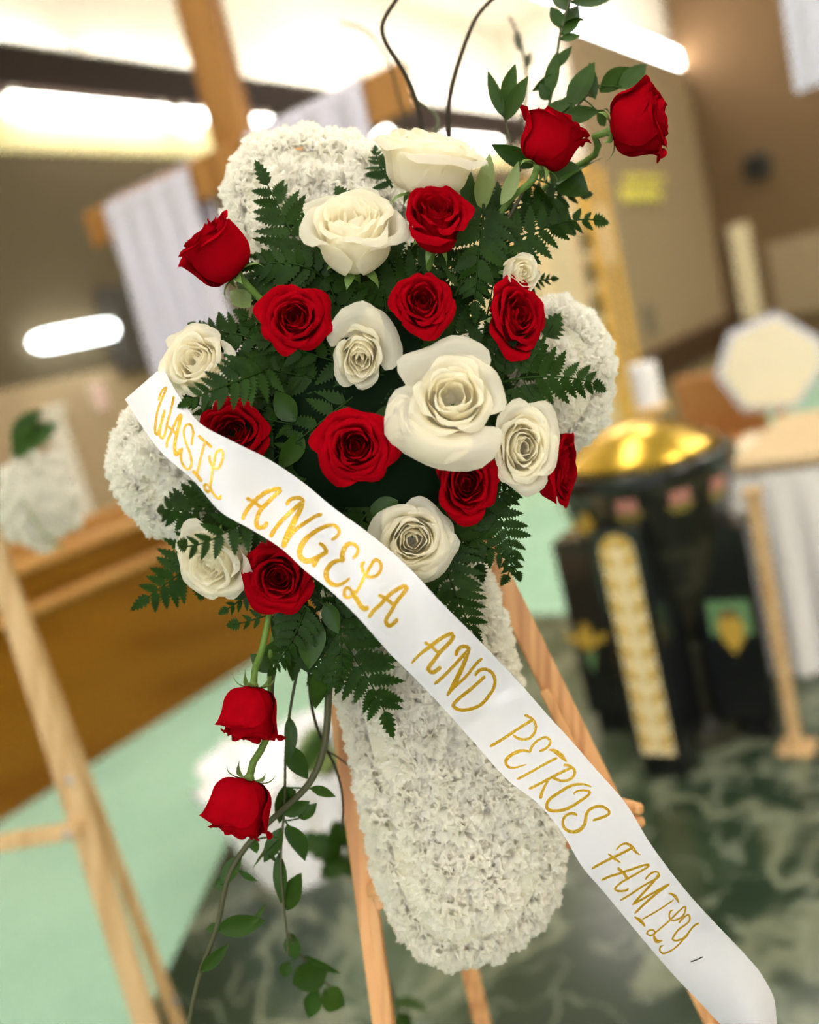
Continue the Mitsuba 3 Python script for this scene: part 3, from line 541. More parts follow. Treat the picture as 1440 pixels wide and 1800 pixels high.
def slab(poly, h0, h1):
    m = trimesh.creation.extrude_polygon(poly.simplify(2), 1.0, engine='earcut'); v = np.array(m.vertices)
    return np.array([P(x, y, h0+(h1-h0)*z) for x, y, z in v]), np.array(m.faces)[:, ::-1]
part(cx, 'foam_base', slab(outline.buffer(-34), -0.085, -0.036), 'base_skin', label='pale foam base under the carnations')
VAR = [mikit.ply(carnation_mesh(100+i), 'carnation_skin', True) for i in range(8)]
rg = np.random.default_rng(5); pts = []
core = unary_union([Point(640, 720).buffer(165), Polygon([(470, 560), (800, 560), (820, 860), (520, 940)])])
inner = outline.buffer(-27)
x0, y0, x1, y1 = inner.bounds
cand = []
for b in (0, 1):        # a ring along the rim first, then the field
    if b == 0:
        for g_ in getattr(inner, 'geoms', [inner]):
            n_ = int(g_.exterior.length/38); cand += [g_.exterior.interpolate(i*g_.exterior.length/n_).coords[0] for i in range(n_)]
    else: cand += [(rg.uniform(x0, x1), rg.uniform(y0, y1)) for _ in range(14000)]
for x, y in cand:
    p = Point(x, y)
    if (inner.buffer(1).contains(p)) and not core.contains(p) and all((x-a)**2+(y-b)**2 > (36 if inner.boundary.distance(p) < 2 else 42)**2 for a, b in pts): pts.append((x, y))
for x, y in pts:
    e = outline.exterior.distance(Point(x, y)) if outline.geom_type == 'Polygon' else 99; q = outline.exterior.interpolate(outline.exterior.project(Point(x, y))).coords[0]
    rim = max(0.0, 1-e/85.0); ox, oy = unit([q[0]-x, q[1]-y]); tl = 0.9*rim**1.1
    d = unit(NRM+tl*(ox*RIGHT-oy*UP)*1.2+0.14*rg.normal(size=3)); h = -0.036-0.030*rim**1.6+0.004*rg.normal()
    s = (53+3*rg.normal())*PX(0)
    part(cx, 'carnation', VAR[rg.integers(8)], None, to_world=pose(basis(d, rg.uniform(0, 6.28)), P(x, y, h), s))

# ------------------------------------------------------------------ the easel that carries it
ez = thing('easel', 'wooden easel holding the carnation cross and ribbon', 'easel')
HL = -0.115
apex = P(484, 250, HL)
def down_to_floor(pxa, pya, pxb, pyb, h, z):
    a, b = P(pxa, pya, h), P(pxb, pyb, h); d = b-a; return a+d*((z-a[2])/d[2])
lf_ = down_to_floor(618, 1250, 686, 1790, HL, 0.0125); rf_ = down_to_floor(872, 1010, 1254, 1790, HL, 0.0125)
part(ez, 'leg', bar(lf_, apex-RIGHT*0.012, 0.024, 0.016, RIGHT), 'easel_wood'); part(ez, 'leg', bar(rf_, apex+RIGHT*0.014-NRM*0.0165, 0.026, 0.016, RIGHT), 'easel_wood')
part(ez, 'leg_face', bar(lf_+(apex-lf_)*0.02+NRM*0.0105, lf_+(apex-lf_)*0.62+NRM*0.0105, 0.012, 0.004, RIGHT), 'easel_wood')
part(ez, 'leg_face', bar(rf_+(apex-rf_)*0.02-RIGHT*0.004+NRM*0.0105, rf_+(apex-rf_)*0.62-RIGHT*0.004+NRM*0.0105, 0.010, 0.004, RIGHT), 'easel_wood')
bk = at(846, 1790, 1.30); bt = apex-NRM*0.035; bfoot = bt+(bk-bt)*((0.0125-bt[2])/(bk-bt)[2])
part(ez, 'back_leg', bar(bfoot, bt, 0.024, 0.016, RIGHT), 'easel_wood')
la, lb = P(660, 1572, HL+0.018), P(1095, 1432, HL+0.018)
part(ez, 'ledge', bar(la-(lb-la)*0.01, lb, 0.030, 0.014, UP), 'easel_wood')
part(ez, 'peg', bar(P(1086, 1412, HL+0.004), P(1128, 1424, HL+0.03), 0.012, 0.012, UP, 0.003), 'easel_wood'); part(ez, 'peg', bar(P(1090, 1440, HL+0.004), P(1131, 1446, HL+0.03), 0.011, 0.011, UP, 0.003), 'easel_wood')
part(ez, 'ledge_support', bar(P(650, 1566, HL+0.014), P(668, 1560, HL+0.035), 0.012, 0.010, UP), 'easel_wood')
bo = P(664, 1580, HL+0.0135); part(ez, 'bolt', (lambda m: (bo+m[0]@basis(NRM).T, m[1]))(lathe([(0.001, 0.0), (0.005, 0.0), (0.005, 0.002), (0.0025, 0.0026), (0.001, 0.0010)], 16)), 'black_hole', label='dark bolt head')

# ------------------------------------------------------------------ bouquet: foam, roses
fm = lathe([(0.001, 0.060), (0.05, 0.056), (0.085, 0.040), (0.105, 0.012), (0.11, -0.03), (0.001, -0.034)], 40)
solo('floral_foam', 'dark green block of floral foam hidden in the middle of the bouquet', 'floral foam', ((P(650, 755, -0.006)+fm[0]@np.stack([RIGHT*1.05, UP*1.35, NRM], 1).T), fm[1]), 'foam_skin', True)
RG, WG = 'red roses of the bouquet', 'white roses of the bouquet'
A_ = dirv
rose('red', 'dark red rose in side view at the left, before the white drape', RG, 378, 442, 0.06, A_(-0.62, 0.62, 0.42), 66, 11, 0.35, 1.25, 0.9, 20, (1.0, 1.0))
rose('red', 'wide open red rose facing the viewer, just left of the drooping white rose', RG, 520, 562, 0.085, A_(-0.02, 0.06, 1), 70, 12, 0.85, 1.0, 1.0, 28)
rose('red', 'red rose right of the drooping white rose, petals spreading downwards', RG, 742, 536, 0.085, A_(0.05, 0.12, 1), 66, 13, 0.8, 1.1, 1.0, 24, (0.92, 1.08))
rose('red', 'red rose opening upwards, beside the large cream rose near the top', RG, 766, 392, 0.08, A_(0.10, 0.52, 0.84), 68, 14, 0.65, 1.15, 1.0, 22, (1.0, 1.22))
rose('red', 'red rosebud opening upwards at the upper right, with a long green stem', RG, 970, 243, 0.04, A_(0.42, 0.86, 0.25), 66, 15, 0.45, 1.25, 1.0, 20, stem=[(908, 340, 0.02), (868, 398, 0.01), (838, 452, 0.0)])
rose('red', 'red rose turned to the right, the topmost and rightmost one', RG, 1128, 215, 0.03, A_(0.86, 0.12, 0.35), 74, 16, 0.45, 1.15, 1.0, 20, stem=[(1052, 258, 0.0), (1000, 300, -0.03), (930, 360, -0.035), (870, 430, -0.03)])
rose('red', 'deep red rose in front of the right carnation arm', RG, 905, 560, 0.06, A_(0.42, 0.12, 0.9), 74, 17, 0.75, 1.1, 1.0, 22, (0.9, 1.12))
rose('red', 'red rose half hidden by the upper edge of the ribbon', RG, 412, 762, 0.045, A_(0.05, 0.10, 1), 76, 18, 0.7, 1.0, 1.0, 26, (1.02, 0.88))
rose('red', 'largest red rose, right in the centre above the ribbon', RG, 625, 786, 0.090, A_(0.03, 0.04, 1), 80, 19, 0.9, 1.0, 1.0, 28)
rose('red', 'dark red rose below the big white rose, right of the centre', RG, 818, 848, 0.075, A_(0.10, -0.10, 1), 75, 20, 0.7, 1.1, 1.0, 22, (0.90, 1.08))
rose('red', 'narrow red rose turned to the right below the right carnation arm', RG, 988, 822, 0.04, A_(0.80, -0.12, 0.50), 76, 21, 0.5, 1.1, 1.0, 18, (0.78, 1.08))
rose('red', 'red rose half hidden by the lower edge of the ribbon', RG, 494, 1012, 0.055, A_(-0.06, -0.12, 1), 76, 22, 0.75, 1.0, 1.0, 26)
rose('red', 'red rosebud hanging upside down, upper one of the two', RG, 441, 1254, 0.05, A_(-0.06, -0.95, 0.22), 62, 23, 0.45, 1.25, 1.1, 18, (1.0, 1.15), stem=[(458, 1150, 0.05), (470, 1095, 0.045), (520, 1000, 0.03)])
rose('red', 'red rosebud hanging upside down, lower one of the two', RG, 424, 1420, 0.045, A_(-0.22, -0.90, 0.26), 64, 24, 0.35, 1.2, 1.0, 18, (1.02, 1.12), stem=[(458, 1320, 0.030), (475, 1180, 0.015), (500, 1080, 0.01)])
rose('white', 'large creamy white rose at the very top, seen from the side', WG, 752, 282, 0.055, A_(0.14, 0.86, 0.46), 122, 31, 0.75, 1.05, 1.1, 22, stem=[(745, 370, 0.03), (720, 470, 0.01)])
rose('white', 'large creamy white rose in front of the top carnations', WG, 622, 415, 0.075, A_(-0.02, 0.60, 0.80), 99, 32, 0.6, 1.15, 1.0, 20, (1.02, 1.12))
rose('white', 'drooping white rose with a hooded outer petal, between two red roses', WG, 634, 622, 0.070, A_(0.02, -0.42, 0.90), 54, 33, 0.5, 1.25, 1.0, 18, (0.98, 1.2), extra=((95, 0.0, 1.15), (35, 0.1, 0.95)))
rose('white', 'largest white rose, wide open, right of the centre', WG, 798, 700, 0.095, A_(-0.02, 0.14, 1), 88, 34, 0.6, 1.1, 1.0, 14, (1.04, 0.96), q0=0.24, extra=((228, 0.35, 1.15), (250, 0.55, 1.2), (100, 0.0, 1.05)))
rose('white', 'white rose with narrow pleated petals, beside the rightmost low red rose', WG, 918, 785, 0.075, A_(0.10, -0.08, 1), 76, 35, 0.65, 1.15, 1.0, 22, (0.92, 1.18))
rose('white', 'white rose with a spiral heart cut by the upper edge of the ribbon', WG, 726, 948, 0.06, A_(0.02, -0.06, 1), 84, 36, 0.8, 1.0, 1.0, 24)
rose('white', 'white rose tucked behind the upper end of the ribbon', WG, 350, 640, 0.03, A_(-0.25, 0.15, 0.95), 80, 37, 0.65, 1.1, 1.0, 20)
rose('white', 'white rose below the ribbon at the left, beside the half hidden red rose', WG, 378, 985, 0.05, A_(-0.28, -0.38, 0.86), 84, 38, 0.7, 1.1, 1.0, 20)
rose('white', 'small white rosebud peeking out above the deep red rose', WG, 914, 480, 0.055, A_(0.35, -0.2, 0.8), 34, 39, 0.3, 1.2, 0.8, 12)
v_, f_ = petal_mesh(np.random.default_rng(3), 1.0, 0.6, 0.0, 1.0, 1.0); Bq = basis(A_(-0.2, 0.9, 0.5), 2.2)
pq = oval(P(596, 672, 0.03), unit(P(528, 690, 0.05)-P(596, 672, 0.03)), unit(UP+0.4*NRM), 70*PX(0.03), 26*PX(0.03), 0.5, 0.3, 12)
solo('white_petal', 'single loose white petal lying in the ferns left of the drooping white rose', 'petal', thick(*pq, 0.0006), 'cream_petal_skin', True)

# ------------------------------------------------------------------ ferns
frond('fern frond standing up in front of the top carnations', None, [(560, 520, 0.03), (540, 470, 0.04), (508, 400, 0.035), (464, 312, 0.02)], 125, 9, 1, 0.2)
frond('fern frond between the top left red rose and the open red rose', None, [(575, 500, 0.03), (540, 470, 0.05), (490, 462, 0.05), (442, 468, 0.045)], 92, 8, 2)
frond('fern frond reaching right over the right carnation arm', None, [(850, 690, 0.03), (900, 668, 0.055), (970, 662, 0.055), (1052, 678, 0.03)], 100, 9, 3, 0.42)
frond('fern frond reaching left over the upper end of the ribbon', None, [(470, 650, 0.06), (420, 668, 0.095), (370, 688, 0.10), (326, 708, 0.095)], 80, 9, 4)
frond('fern frond on the left carnation arm just under the ribbon', None, [(440, 850, 0.03), (400, 888, 0.03), (345, 898, 0.025), (284, 896, 0.0)], 104, 8, 5)
frond('fern frond hanging over the lower left white rose', None, [(470, 900, 0.04), (430, 915, 0.09), (380, 945, 0.10), (318, 958, 0.085)], 84, 8, 6)
frond('fern frond pointing down at the far lower left of the bouquet', None, [(400, 940, 0.0), (345, 985, 0.0), (300, 1020, -0.01), (252, 1056, -0.02)], 108, 8, 7)
frond('short fern frond hanging below the lower left white rose', None, [(400, 960, -0.01), (372, 1000, -0.02), (358, 1040, -0.03)], 60, 6, 8)
frond('short fern tip below the gap between lower white and red rose', None, [(480, 990, 0.02), (440, 1040, 0.03), (394, 1074, 0.03)], 52, 7, 9)
frond('fern frond lying under the half hidden lower red rose', None, [(560, 1020, 0.02), (510, 1062, 0.03), (460, 1085, 0.03), (410, 1098, 0.025)], 56, 7, 10)
frond('fern frond hanging right of the ribbon below the spiral white rose', None, [(770, 950, 0.02), (786, 1000, 0.04), (808, 1060, 0.045), (838, 1120, 0.035)], 92, 10, 11)
frond('large divided fern frond hanging over the carnation shaft below the ribbon', None, [(560, 1040, 0.03), (600, 1120, 0.035), (645, 1190, 0.03), (682, 1268, 0.02)], 128, 9, 12, 0.4)
frond('narrow fern frond pointing down left of the carnation shaft', None, [(590, 1060, 0.03), (600, 1130, 0.035), (596, 1208, 0.03)], 46, 8, 13, 0.2)
frond('fern frond hanging down at the right edge below the dark red rose', None, [(850, 880, 0.02), (885, 920, 0.03), (900, 970, 0.03), (888, 1020, 0.02)], 62, 8, 14)
frond('second fern frond at the right edge above the easel leg', None, [(820, 930, 0.02), (850, 955, 0.03), (880, 975, 0.03), (912, 1012, 0.02)], 56, 7, 15)
frond('fern frond pointing right above the white rosebud', None, [(860, 440, 0.02), (920, 415, 0.03), (985, 392, 0.02), (1056, 388, 0.0)], 74, 8, 16)
frond('fern frond pointing right under the topmost right red rose', None, [(840, 400, 0.01), (890, 370, 0.0), (950, 350, -0.01), (1030, 340, -0.03)], 78, 8, 17)
frond('fern frond pointing left above the white rose at the ribbon end', None, [(460, 600, 0.03), (420, 588, 0.03), (380, 582, 0.02), (338, 572, 0.0)], 62, 8, 18)
frond('short fern tip pointing right beside the white rosebud', None, [(900, 500, 0.0), (935, 495, -0.005), (974, 490, -0.01)], 36, 6, 19)
frond('fern frond hanging down between upper red rose and right red rose', None, [(850, 360, 0.03), (845, 420, 0.05), (838, 480, 0.055), (835, 545, 0.05)], 92, 9, 20)
frond('fern frond between the upper red rose and the deep red rose', None, [(800, 520, 0.05), (840, 470, 0.05), (870, 455, 0.045), (905, 440, 0.04)], 66, 8, 21)
frond('fern frond behind the top cream rose', None, [(690, 330, 0.0), (672, 300, 0.0), (660, 262, -0.01)], 46, 7, 22)
frond('fern frond at the right between low white and red roses', None, [(840, 880, 0.03), (880, 868, 0.03), (920, 850, 0.02), (950, 840, 0.01)], 56, 7, 23)
frond('fern frond in front of the lower red rose stems', None, [(540, 1060, 0.04), (525, 1100, 0.05), (505, 1140, 0.05), (478, 1180, 0.04)], 62, 8, 24)
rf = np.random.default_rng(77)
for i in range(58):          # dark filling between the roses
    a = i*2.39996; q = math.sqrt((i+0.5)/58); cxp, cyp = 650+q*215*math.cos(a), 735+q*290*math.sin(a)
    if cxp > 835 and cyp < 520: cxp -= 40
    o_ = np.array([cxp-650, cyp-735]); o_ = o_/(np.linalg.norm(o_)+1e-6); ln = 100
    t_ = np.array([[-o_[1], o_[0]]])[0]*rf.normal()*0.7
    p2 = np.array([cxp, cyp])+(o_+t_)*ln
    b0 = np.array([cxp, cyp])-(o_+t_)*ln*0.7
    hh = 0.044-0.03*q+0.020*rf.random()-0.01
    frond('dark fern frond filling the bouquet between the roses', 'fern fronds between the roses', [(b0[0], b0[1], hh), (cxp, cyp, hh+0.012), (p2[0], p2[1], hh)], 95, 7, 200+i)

# ------------------------------------------------------------------ leaves, vines, twigs
vine('ruscus_sprig', 'small three-leaved sprig in front of the bright wall at the top', 'leaf sprig', [(915, 300, 0.0), (895, 240, -0.01), (886, 200, -0.01)], 0.0014, 0.0008,
     [(886, 205, 853, 126, -0.01, 22), (886, 190, 899, 108, -0.01, 28), (888, 212, 924, 124, -0.005, 30)])
vine('smilax_vine', 'leafy vine climbing out of the frame at the top right', 'vine', [(960, 320, -0.02), (962, 200, -0.03), (976, 130, -0.035), (985, 60, -0.04), (1003, -5, -0.04), (1010, -60, -0.045)], 0.0016, 0.0010,
     [(966, 170, 974, 88, -0.03, 26), (966, 175, 946, 150, -0.03, 22), (976, 130, 940, 165, -0.03, 18), (986, 62, 1024, 10, -0.04, 34), (984, 70, 1022, 62, -0.04, 20), (988, 50, 970, 10, -0.04, 26), (1000, 20, 972, -14, -0.04, 26), (1004, 5, 1088, -4, -0.04, 34),
      (990, 40, 1030, 32, -0.04, 24), (1002, 10, 1010, -60, -0.04, 24), (978, 120, 1000, 78, -0.035, 20)])
vine('ruscus_branch', 'ruscus branch with pointed leaves beside the two upper right red roses', 'leaf branch', [(870, 430, 0.0), (930, 320, 0.0), (985, 230, -0.01), (1030, 170, -0.02), (1052, 150, -0.02)], 0.0020, 0.0010,
     [(1002, 190, 1040, 104, -0.015, 40), (1046, 175, 1030, 110, -0.02, 22), (1054, 162, 1108, 108, -0.02, 36), (1088, 156, 1144, 114, -0.02, 34), (1005, 178, 940, 205, -0.015, 26), (985, 208, 1055, 195, -0.015, 30), (1050, 195, 1066, 222, -0.015, 26),
      (985, 200, 1012, 168, -0.02, 26), (975, 330, 1058, 268, 0.0, 58), (930, 320, 985, 380, -0.01, 54), (965, 300, 1040, 330, -0.02, 60), (945, 290, 862, 262, 0.0, 34), (850, 372, 858, 266, 0.03, 46, 'pale_leaf_skin'), (835, 380, 800, 290, 0.0, 30),
      (880, 360, 925, 290, 0.03, 26, 'pale_leaf_skin'), (870, 400, 880, 320, 0.0, 40), (930, 350, 1020, 400, -0.02, 50)])
vine('ruscus_branch', 'dark broad leaves between the open red rose and the cream rose', 'leaf branch', [(640, 700, 0.02), (600, 560, 0.03), (560, 500, 0.035)], 0.002, 0.001,
     [(600, 500, 520, 470, 0.03, 44), (620, 520, 690, 500, 0.03, 44), (470, 520, 410, 500, 0.02, 40), (440, 540, 408, 505, 0.03, 36, 'pale_leaf_skin'), (490, 640, 430, 610, 0.03, 40), (500, 660, 540, 630, 0.04, 40)])
vine('ruscus_branch', 'dark broad leaves under the big red rose and above the ribbon', 'leaf branch', [(640, 760, 0.02), (560, 760, 0.035), (500, 720, 0.04)], 0.002, 0.001,
     [(520, 740, 480, 690, 0.05, 44), (530, 760, 500, 830, 0.05, 40), (560, 860, 500, 810, 0.04, 44), (640, 890, 700, 860, 0.045, 44), (700, 880, 640, 910, 0.05, 40), (680, 640, 700, 700, 0.04, 44), (560, 700, 520, 650, 0.04, 44), (720, 640, 690, 590, 0.04, 36)])
vine('ruscus_branch', 'dark broad leaves hanging beside the upper hanging rosebud', 'leaf branch', [(560, 1020, 0.02), (520, 1080, 0.03), (490, 1150, 0.03), (480, 1230, 0.02)], 0.0022, 0.0012,
     [(505, 1060, 490, 1140, 0.04, 44), (545, 1080, 556, 1175, 0.04, 52), (560, 1170, 566, 1245, 0.03, 40), (500, 1130, 455, 1165, 0.02, 34), (520, 1100, 510, 1200, 0.02, 40), (480, 1180, 440, 1150, 0.02, 30), (530, 1060, 548, 1140, 0.045, 40), (578, 1160, 590, 1085, 0.03, 34), (548, 1120, 520, 1165, 0.035, 34), (560, 1240, 590, 1180, 0.02, 34), (570, 1060, 600, 1110, 0.035, 34)])
vine('willow_branch', 'long curving brown branch hanging down at the lower left', 'branch', [(592, 1040, 0.01), (588, 1120, 0.012), (578, 1210, 0.01), (572, 1300, 0.005), (545, 1375, 0.0), (490, 1430, -0.005), (440, 1480, -0.01), (400, 1545, -0.01), (386, 1610, -0.01), (352, 1710, -0.015), (332, 1800, -0.015), (318, 1880, -0.02)], 0.0040, 0.0020,
     [(395, 1552, 376, 1560, -0.01, 20), (420, 1530, 452, 1548, -0.01, 22), (380, 1635, 465, 1612, -0.01, 42), (440, 1628, 470, 1592, -0.015, 10), (384, 1632, 362, 1630, -0.012, 18), (352, 1708, 402, 1664, -0.012, 26), (400, 1545, 376, 1560, -0.01, 22), (425, 1505, 378, 1556, -0.012, 28)])
vine('smilax_vine', 'leafy vine hanging between the two hanging rosebuds and the carnation shaft', 'vine', [(540, 1100, 0.0), (510, 1250, -0.005), (502, 1330, -0.01), (500, 1420, -0.01), (494, 1500, -0.01), (500, 1600, -0.015), (506, 1680, -0.02)], 0.0016, 0.0010,
     [(506, 1310, 542, 1370, -0.005, 40), (508, 1260, 520, 1330, -0.005, 24), (545, 1385, 592, 1395, -0.005, 18), (520, 1390, 500, 1400, -0.005, 26), (500, 1380, 488, 1450, -0.01, 30), (495, 1430, 545, 1412, -0.005, 30), (530, 1440, 558, 1412, -0.01, 20), (524, 1436, 555, 1420, -0.01, 24),
      (505, 1450, 540, 1508, -0.008, 44), (495, 1470, 440, 1520, -0.01, 34), (494, 1455, 470, 1520, -0.01, 30), (490, 1500, 498, 1590, -0.015, 26), (504, 1600, 528, 1535, -0.015, 44), (470, 1500, 486, 1510, -0.01, 24), (445, 1470, 445, 1500, -0.01, 24)])
vine('smilax_vine', 'lowest trailing vine with blurred leaves left of the easel leg', 'vine', [(508, 1640, -0.10), (530, 1680, -0.12), (560, 1715, -0.13), (590, 1740, -0.14)], 0.0018, 0.0010,
     [(512, 1640, 520, 1690, -0.11, 34), (535, 1680, 600, 1712, -0.12, 26), (515, 1730, 575, 1695, -0.12, 62), (560, 1740, 535, 1790, -0.13, 34), (566, 1745, 605, 1772, -0.13, 44), (505, 1690, 500, 1720, -0.12, 26)])
vine('willow_twig', 'thin dark twig in front of the white wrapped pot', 'twig', [(545, 1150, -0.03), (548, 1240, -0.04), (566, 1300, -0.045), (590, 1350, -0.05), (602, 1400, -0.05), (600, 1460, -0.05)], 0.0018, 0.0010, [], stem='twig_skin')
vine('willow_twig', 'thin forked twig crossing behind the carnation shaft', 'twig', [(570, 1318, -0.05), (600, 1335, -0.055), (640, 1375, -0.06)], 0.0011, 0.0007, [], stem='twig_skin')
vine('willow_twig', 'dark curly twig rising above the wooden cross end at the top', 'twig', [(745, 260, -0.10), (735, 190, -0.11), (700, 110, -0.115), (672, 45, -0.12), (690, 10, -0.12), (705, -40, -0.125)], 0.0030, 0.0020, [], stem='twig_skin')
vine('willow_twig', 'curved thin twig at the top left of the leafy vine', 'twig', [(790, 240, -0.11), (800, 130, -0.12), (820, 70, -0.125), (845, 20, -0.13), (875, -10, -0.13), (900, -40, -0.13)], 0.0028, 0.0018, [], stem='twig_skin')
vine('willow_twig', 'blurred mossy twig knot above the top cream rose', 'twig', [(700, 420, -0.02), (715, 330, -0.08), (745, 262, -0.14), (768, 205, -0.17), (748, 188, -0.18), (722, 165, -0.18)], 0.0030, 0.0022, [], stem='vine_skin')
vine('willow_twig', 'faint far twig against the bright wall at the top', 'twig', [(740, 230, -0.35), (690, 130, -0.42), (650, 60, -0.44), (600, 40, -0.45)], 0.0020, 0.0012, [], stem='twig_skin')
vine('willow_twig', 'faint twig with small buds beside the vine at the top', 'twig', [(900, 250, -0.25), (925, 130, -0.30), (910, 60, -0.32), (895, 30, -0.33)], 0.0020, 0.0014, [(915, 90, 905, 50, -0.31, 14), (925, 120, 930, 90, -0.30, 14)], stem='twig_skin', leaf='vine_skin')

# ------------------------------------------------------------------ the ribbon
UPE = [(289, 648), (324, 710), (352, 744), (412, 777), (472, 807), (529, 845), (592, 897), (645, 935), (720, 999), (777, 1060), (841, 1124), (909, 1195), (965, 1259), (1006, 1304), (1051, 1356), (1100, 1412), (1143, 1482), (1209, 1569), (1259, 1624), (1306, 1674), (1341, 1717), (1362, 1764), (1366, 1830), (1360, 1900)]
LOE = [(223, 706), (252, 752), (281, 792), (341, 845), (390, 901), (442, 931), (495, 965), (540, 1006), (570, 1029), (616, 1071), (691, 1154), (740, 1202), (822, 1292), (897, 1375), (942, 1409), (984, 1457), (1025, 1525), (1058, 1563), (1119, 1637), (1185, 1714), (1248, 1780), (1290, 1830), (1310, 1900)]
def resample(e, n): return spline(e, 400)[np.linspace(0, 399, n).astype(int)] if 0 else (lambda p: PchipInterpolator(np.r_[0, np.cumsum(np.linalg.norm(np.diff(p, axis=0), axis=1))]/np.linalg.norm(np.diff(p, axis=0), axis=1).sum(), p)(np.linspace(0, 1, n)))(np.array(e, float))
NS, NT = 150, 15
ue, le = resample(UPE, NS), resample(LOE, NS); s_ = np.linspace(0, 1, NS); t_ = np.linspace(0, 1, NT)
hs = PchipInterpolator([0, 0.04, 0.10, 0.2, 0.32, 0.42, 0.5, 0.62, 0.78, 0.9, 1.0], [0.035, 0.085, 0.112, 0.106, 0.115, 0.100, 0.078, 0.062, 0.038, 0.012, -0.015])(s_)
rib = np.zeros((NS, NT, 3)); HH = np.zeros((NS, NT)); PP = np.zeros((NS, NT, 2))
for i in range(NS):
    for j in range(NT):
        p = le[i]*(1-t_[j])+ue[i]*t_[j]; h = hs[i]+0.006*math.sin(s_[i]*19+t_[j]*2.6)*math.sin(math.pi*t_[j])+0.003*math.sin(s_[i]*40+t_[j]*5)*(s_[i] < 0.5)+0.016*(t_[j]-0.5)*np.clip((s_[i]-0.84)*8, 0, 1)-0.010*(t_[j]-0.4)**2*np.clip((s_[i]-0.8)*9, 0, 1)*8
        PP[i, j] = p; HH[i, j] = h; rib[i, j] = P(p[0], p[1], h)
kr = thing('memorial_ribbon', 'wide white satin ribbon with golden glitter lettering draped across the cross', 'ribbon')
part(kr, 'band', thick(rib.reshape(-1, 3), grid_faces(NS, NT)[:, ::-1], -0.0005), 'satin', True)
# the end tucked back around the left arm
tk = np.zeros((10, NT, 3))
for i, a in enumerate(np.linspace(0, 1, 10)):
    for j in range(NT):
        p = PP[0, j]+np.array([-0.30, -0.24])*26*math.sin(a*math.pi*0.5)*(1-a*0.6)+np.array([60, 18])*max(0, a-0.5)
        tk[i, j] = P(p[0], p[1], HH[0, j]-0.0005-0.05*a**1.5)
part(kr, 'tucked_end', thick(tk.reshape(-1, 3), grid_faces(10, NT), -0.0005), 'satin', True)
lin = LinearNDInterpolator(PP.reshape(-1, 2), HH.ravel()); nea = NearestNDInterpolator(PP.reshape(-1, 2), HH.ravel())
def on_ribbon(p, lift):
    h = lin(p); bad = np.isnan(h); h = np.where(bad, nea(p), h); return np.array([P(a, b, c+lift) for (a, b), c in zip(p, h)])
def stroke(pts, w):
    """pen stroke in pixels, laid on the ribbon; w = width or widths along it"""
    p = np.array(pts, float); n = max(8, 7*len(p)); c = spline(p, n) if len(p) > 2 else p[0]+(p[1]-p[0])*np.linspace(0, 1, n)[:, None]
    t = np.gradient(c, axis=0); t /= np.linalg.norm(t, axis=1, keepdims=True)+1e-9; nn = np.c_[-t[:, 1], t[:, 0]]
    w = np.interp(np.linspace(0, 1, n), np.linspace(0, 1, len(np.atleast_1d(w))), np.atleast_1d(w)) if np.size(w) > 1 else np.full(n, float(np.ravel(w)[0]))
    w = w*np.clip(np.minimum(np.arange(n)+1.2, n-np.arange(n)+0.2)/2.4, 0.45, 1)
    hi = 0.0011; rows = [on_ribbon(c-nn*w[:, None]*0.5, 0.0002), on_ribbon(c-nn*w[:, None]*0.42, hi), on_ribbon(c+nn*w[:, None]*0.42, hi), on_ribbon(c+nn*w[:, None]*0.5, 0.0002)]
    return np.stack(rows, 1).reshape(-1, 3), grid_faces(n, 4)
def letters(org, sc, w, defs):
    for strokes in defs:
        mm = []
        for st in strokes:
            ww = w
            if not isinstance(st[0], tuple): ww = [w*x for x in (st[0] if isinstance(st[0], list) else [st[0]])]; st = st[1:]
            mm.append(stroke([(org[0]+x/sc, org[1]+y/sc) for x, y in st], ww))
        part(kr, 'letter', cat(mm), 'gold_glitter')
letters((240, 660), 7.2, 5.0, [
    [[(275, 315), (300, 250), (340, 175), (372, 150), (350, 230), (300, 350), (255, 500), (238, 640), (240, 720), (258, 750), (280, 700), (315, 600), (345, 500), (350, 430)], [(345, 470), (318, 570), (298, 680), (295, 760), (320, 795), (355, 745), (385, 610), (425, 470), (455, 350), (472, 262)]],
    [[(385, 920), (388, 830), (430, 740), (475, 630), (520, 540), (562, 485)], [1.4, (566, 490), (535, 640), (500, 780), (482, 900), (505, 1000), (530, 975), (545, 925)], [(398, 640), (440, 682), (495, 735)]],
    [[(696, 885), (708, 790), (712, 690), (670, 618), (620, 640), (598, 730), (615, 820), (655, 930), (690, 1040), (690, 1140), (655, 1190), (600, 1150), (562, 1050), (565, 970), (582, 915)]],
    [[1.2, (785, 755), (830, 805), (885, 850), (950, 912)], [(865, 850), (825, 990), (795, 1120), (765, 1245)], [1.3, (705, 1205), (765, 1265), (825, 1345)]],
    [[(922, 1005), (928, 1080), (965, 1150), (1020, 1182), (1070, 1110), (1095, 1010), (1070, 945), (1025, 960), (990, 1050), (965, 1160), (948, 1290), (930, 1410), (905, 1475), (868, 1440), (868, 1380), (900, 1385), (940, 1440), (1000, 1530), (1045, 1560), (1066, 1510)]]])
